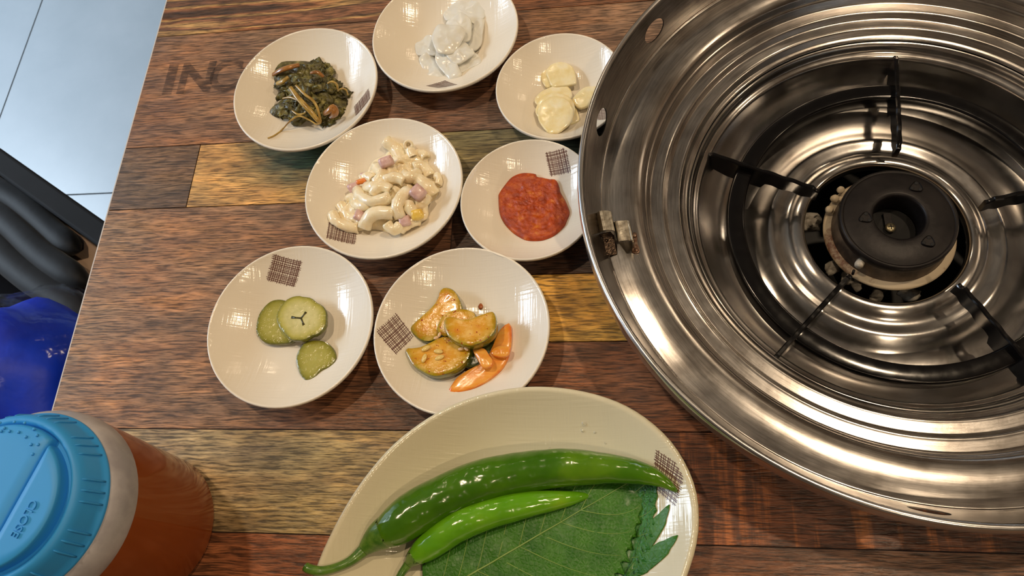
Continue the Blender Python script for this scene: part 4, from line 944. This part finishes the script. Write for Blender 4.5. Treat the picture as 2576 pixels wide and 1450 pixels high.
# wall below the liquid line shows the tea, above it stays milky
def rb(z): return .0430+.0075*smooth(z/.012)*.45+ (.0515-.0464)*smooth((z-.01)/.09)
teap=[(.0001,.0015),(.038,.0015),(.0440,.0035),(.0462,.0090)]+[(.0462+.0052*(z-.009)/.091,z) for z in (.03,.05,.07,.09,.1005)]
o=B().lathe(teap,(PX,PY,T),72).obj('tea',tm,pit)
B().lathe([(.0514,.1005),(.0001,.1005)],(PX,PY,T),72).obj('tea_surface',tm,pit)
upp=[(.0515,.1003),(.0519,.104),(.0516,.110),(.0500,.1155),(.0476,.1185),(.0440,.1200)]
B().lathe(upp,(PX,PY,T),72).obj('shoulder',hz,pit)
bl=M('blue_lid_plastic',srgb(46,150,222),.5); bl.set('Subsurface Weight',.15); bl.set('Subsurface Radius',(.003,.004,.005)); nn=bl.noise(bl.map(bl.obj(),(400,)*3),1,2); bl.bump(nn,.06,.0005); bl=bl.m
lid=bpy.data.objects.new('lid',None); C.objects.link(lid); lid.parent=pit; lid.location=(0,0,.118); lid['label']='light blue lid'
LC=(PX,PY,T)
lp=[(.0450,.1170),(.0472,.1176),(.0478,.1190),(.0474,.1204),(.0464,.1210),(.0456,.1240),(.0438,.1318),(.0428,.1346),(.0415,.1364),(.0400,.1371),(.0387,.1366),(.0378,.1352),(.0372,.1338),(.0001,.1338)]
B().lathe(lp,LC,96).obj('lid_shell',bl,lid,ang=60)
ra=at(229,1107,.121); ra0=math.atan2(ra.y-PY,ra.x-PX)
for k in range(33):
    a=ra0-(k//3)*2*PI/11-(k%3)*R_(7.2)
    d=Vector((math.cos(a),math.sin(a),0)); O=Vector(LC)
    B().tube([O+d*.0465+Vector((0,0,.1210)),O+d*.0458+Vector((0,0,.1240)),O+d*.0449+Vector((0,0,.1280)),O+d*.0440+Vector((0,0,.1318)),O+d*.0430+Vector((0,0,.1345))],[.0005,.0006,.0006,.0006,.0003],8).obj('grip_rib',bl,lid)
# flap and pad on the lid top, split by the straight groove
g0=at(0,1336,.140); g1=at(116,1129,.140); gd=(g1-g0); gd.z=0; gd.normalize(); gn=Vector((gd.y,-gd.x,0))     # gn points to the pad side
Lc=Vector((PX,PY,0)); og=(Vector((g1.x,g1.y,0))-Lc).dot(gn)
def seg(side,rad,off,ztop,zbot,name,n=40,bulge=.0):
    """part of a disc on one side of the groove, rounded along its rim"""
    pts=[]
    h=og+off*side
    half=math.acos(max(-1,min(1,h/rad)))
    base=math.atan2(gn.y,gn.x)
    if side>0: angs=[base-half+2*half*k/n for k in range(n+1)]
    else: angs=[base+half+(2*PI-2*half)*k/n for k in range(n+1)]
    ol=[Lc+Vector((rad*math.cos(a),rad*math.sin(a),0)) for a in angs]
    a,b_=ol[-1],ol[0]; ol+=[a.lerp(b_,k/12) for k in range(1,12)]
    c=sum(ol,Vector())/len(ol); rowsx=[]
    for s,z in ((1,zbot),(1,ztop-.0022),(.985,ztop-.0007),(.95,ztop),(.7,ztop+bulge*.6),(.35,ztop+bulge),(.01,ztop+bulge)):
        rowsx.append([Vector((c.x+(p.x-c.x)*s,c.y+(p.y-c.y)*s,T+z)) for p in ol])
    return B().grid(rowsx,True).obj(name,bl,lid)
seg(-1,.0372,.0007,.1402,.1335,'pour_flap')
seg(1,.0352,.0010,.1412,.1335,'close_pad',bulge=.0)
for q in ((20,730),(70,700),(120,705),(165,735),(180,765),(45,745),(90,750),(125,773),(185,810),(150,810),(158,857),(0,705),(5,745)):
    p=at(q[0]/1.934,700+q[1]/1.934,.1406); B().sphere(p,.00085,8,6,(1,1,.6)).obj('grip_dot',bl,lid)
me=text_mesh('CLOSE',.0062,.0004,0); me.materials.clear(); me.materials.append(bl)
o=bpy.data.objects.new('embossed_word',me); C.objects.link(o); o.parent=lid
s_=at(96,1263,.1416); e_=at(42,1355,.1416); dr=(e_-s_); ang=math.atan2(dr.y,dr.x); o.rotation_euler=(0,0,ang); o.location=s_-gorigin(lid)+Vector((math.sin(ang)*.004,-math.cos(ang)*.004,0))
# ================================================================= CHAIR SIDE (left, below the table)
blk=mottled('black_chair_frame',(11,11,12),(17,17,18),20,.75,.05,.001,Specular_IOR_Level=.15)
ch=thing('chair','black framed chair with pale seat standing by the table end','chair',(-.80,.33,0))
zt=-.22
a0=at(0,372,zt); a1=at(262,556,zt); b0=at(0,442,zt); 
dr=(a1-a0); dr.z=0; dr.normalize(); nr=Vector((dr.y,-dr.x,0)); wdt=abs((b0-a0).dot(nr)); st_=a0-dr*.12; en=a1+dr*.14
zs_=-.30; 
def bar(p,q,n0,n1,z0,z1,name,mat,bv=.004):
    b=B(); 
    P=[p+nr*n0,q+nr*n0,q+nr*n1,p+nr*n1]
    b.add([Vector((v.x,v.y,T+z)) for z in (z0,z1) for v in P],[(0,3,2,1),(4,5,6,7),(0,1,5,4),(1,2,6,5),(2,3,7,6),(3,0,4,7)])
    o=b.obj(name,mat,ch,smooth=False); bevel(o,bv,3); return o
bar(st_,en,0,wdt,zs_-.06,zt,'back_panel',blk)
seatm=mottled('pale_beech_seat',(176,146,122),(204,176,152),12,.45,.05,.001)
bar(st_,en,wdt+.001,wdt+.34,zs_-.022,zs_,'seat',seatm)
for u,v in ((.02,.02),(.40,.02),(.02,.30),(.40,.30)):
    p=st_+dr*u+nr*v; bar(p,p+dr*.03,0,.03,-T,zs_-.022,'leg',blk,.003)
# folded dark padded jacket on the seat
jm=M('black_padded_fabric',rough=.6,Specular_IOR_Level=.18); nn=jm.noise(jm.map(jm.obj(),(8,8,8)),1,4); jm.set('Base Color',jm.ramp(nn,[(.3,srgb(9,9,10)),(.7,srgb(17,17,17))])); jm.bump(jm.noise(jm.map(jm.obj(),(60,60,60)),1,3),.2,.002); jm.set('Sheen Weight',.1); jm=jm.m
jk=thing('padded_jacket','black padded jacket folded in long rolls on the chair seat','jacket',tuple(st_+dr*.2+nr*.1+Vector((0,0,zs_-zt))))
def roll(i,off,u1,r,z,mat):
    pts=[];rad=[]
    for k in range(26):
        u=k/25; L=u1*u; q=st_+dr*L+nr*(off+.003*math.sin(u*9+i)); 
        rr=r*min(1,(max(0,1-u)*9)**.5+.05)*(1+.06*mnoise.noise(Vector((u*6,i,0))))
        pts.append(Vector((q.x,q.y,T+z+.002*math.sin(u*7+i*2)))); rad.append(rr)
    B().tube(pts,rad,18,flat=.85).obj('padded_fold',mat,jk)
def du(px,py,z):
    q=at(px,py,z)-st_; return q.dot(dr),q.dot(nr)
zr=-.265
uA,nA=du(163,610,zr); uB,nB=du(228,690,zr)
r0=.016
roll(0,wdt+.017,uA+.010,.0165,zs_+.016,jm); roll(1,wdt+.046,uA+.06,.018,zs_+.020,jm); roll(2,wdt+.076,uB+.035,.019,zs_+.019,jm); jb=simple('matte_black_fabric',(7,7,9),.95,Specular_IOR_Level=.05).m
roll(3,wdt+.106,uB+.06,.020,zs_+.014,jb); roll(4,wdt+.140,uB+.10,.022,zs_+.012,jb); roll(5,wdt+.178,uB+.12,.024,zs_+.010,jb); roll(6,wdt+.220,uB+.14,.026,zs_+.008,jb)  # farther folds use a blacker, duller fabric than the first three
# blue bag wrapped in clear plastic
blm=M('royal_blue_film',rough=.45,Specular_IOR_Level=.3); nn=blm.noise(blm.map(blm.obj(),(14,14,14)),1,5); blm.set('Base Color',blm.ramp(nn,[(.3,srgb(2,28,150)),(.7,srgb(8,60,214))])); blm.bump(nn,.25,.01); blm=blm.m
cb=at(85,1000,-.17); 
bg=thing('wrapped_bag','royal blue bag wrapped in clear plastic beside the table edge','bag',(cb.x,cb.y,T-.275))
rz=Matrix.Rotation(.35,3,'Z')
B().sphere(cb,.105,40,24,(.78,.92,.85),rz,.16,3.3).obj('blue_bag',blm,bg)
plm=M('clear_plastic_film',(1,1,1,1),.12); tr=plm.n('BsdfTransparent'); gl=plm.n('BsdfGlossy',i_Color=(.9,.9,.92,1),i_Roughness=.18)
fz=plm.noise(plm.map(plm.obj(),(18,18,18)),1,4); lw=plm.n('LayerWeight',i_Blend=.35).outputs['Facing']
bmp=plm.n('Bump',i_Height=fz,i_Strength=.6,i_Distance=.01); plm.nt.links.new(bmp.outputs[0],gl.inputs['Normal'])
fac=plm.math('MULTIPLY',plm.math('ADD',plm.math('MULTIPLY',plm.math('POWER',lw,2.5),.5),.015),plm.ramp(fz,[(.35,.4),(.65,1.0)]))
mx=plm.n('MixShader',i_0=fac); plm.nt.links.new(tr.outputs[0],mx.inputs[1]); plm.nt.links.new(gl.outputs[0],mx.inputs[2]); plm.nt.links.new(mx.outputs[0],plm.nt.nodes['Material Output'].inputs[0])
B().sphere(cb+Vector((.006,.006,.004)),.113,40,24,(.78,.93,.86),rz,.22,5.3).obj('plastic_wrap',plm.m,bg)
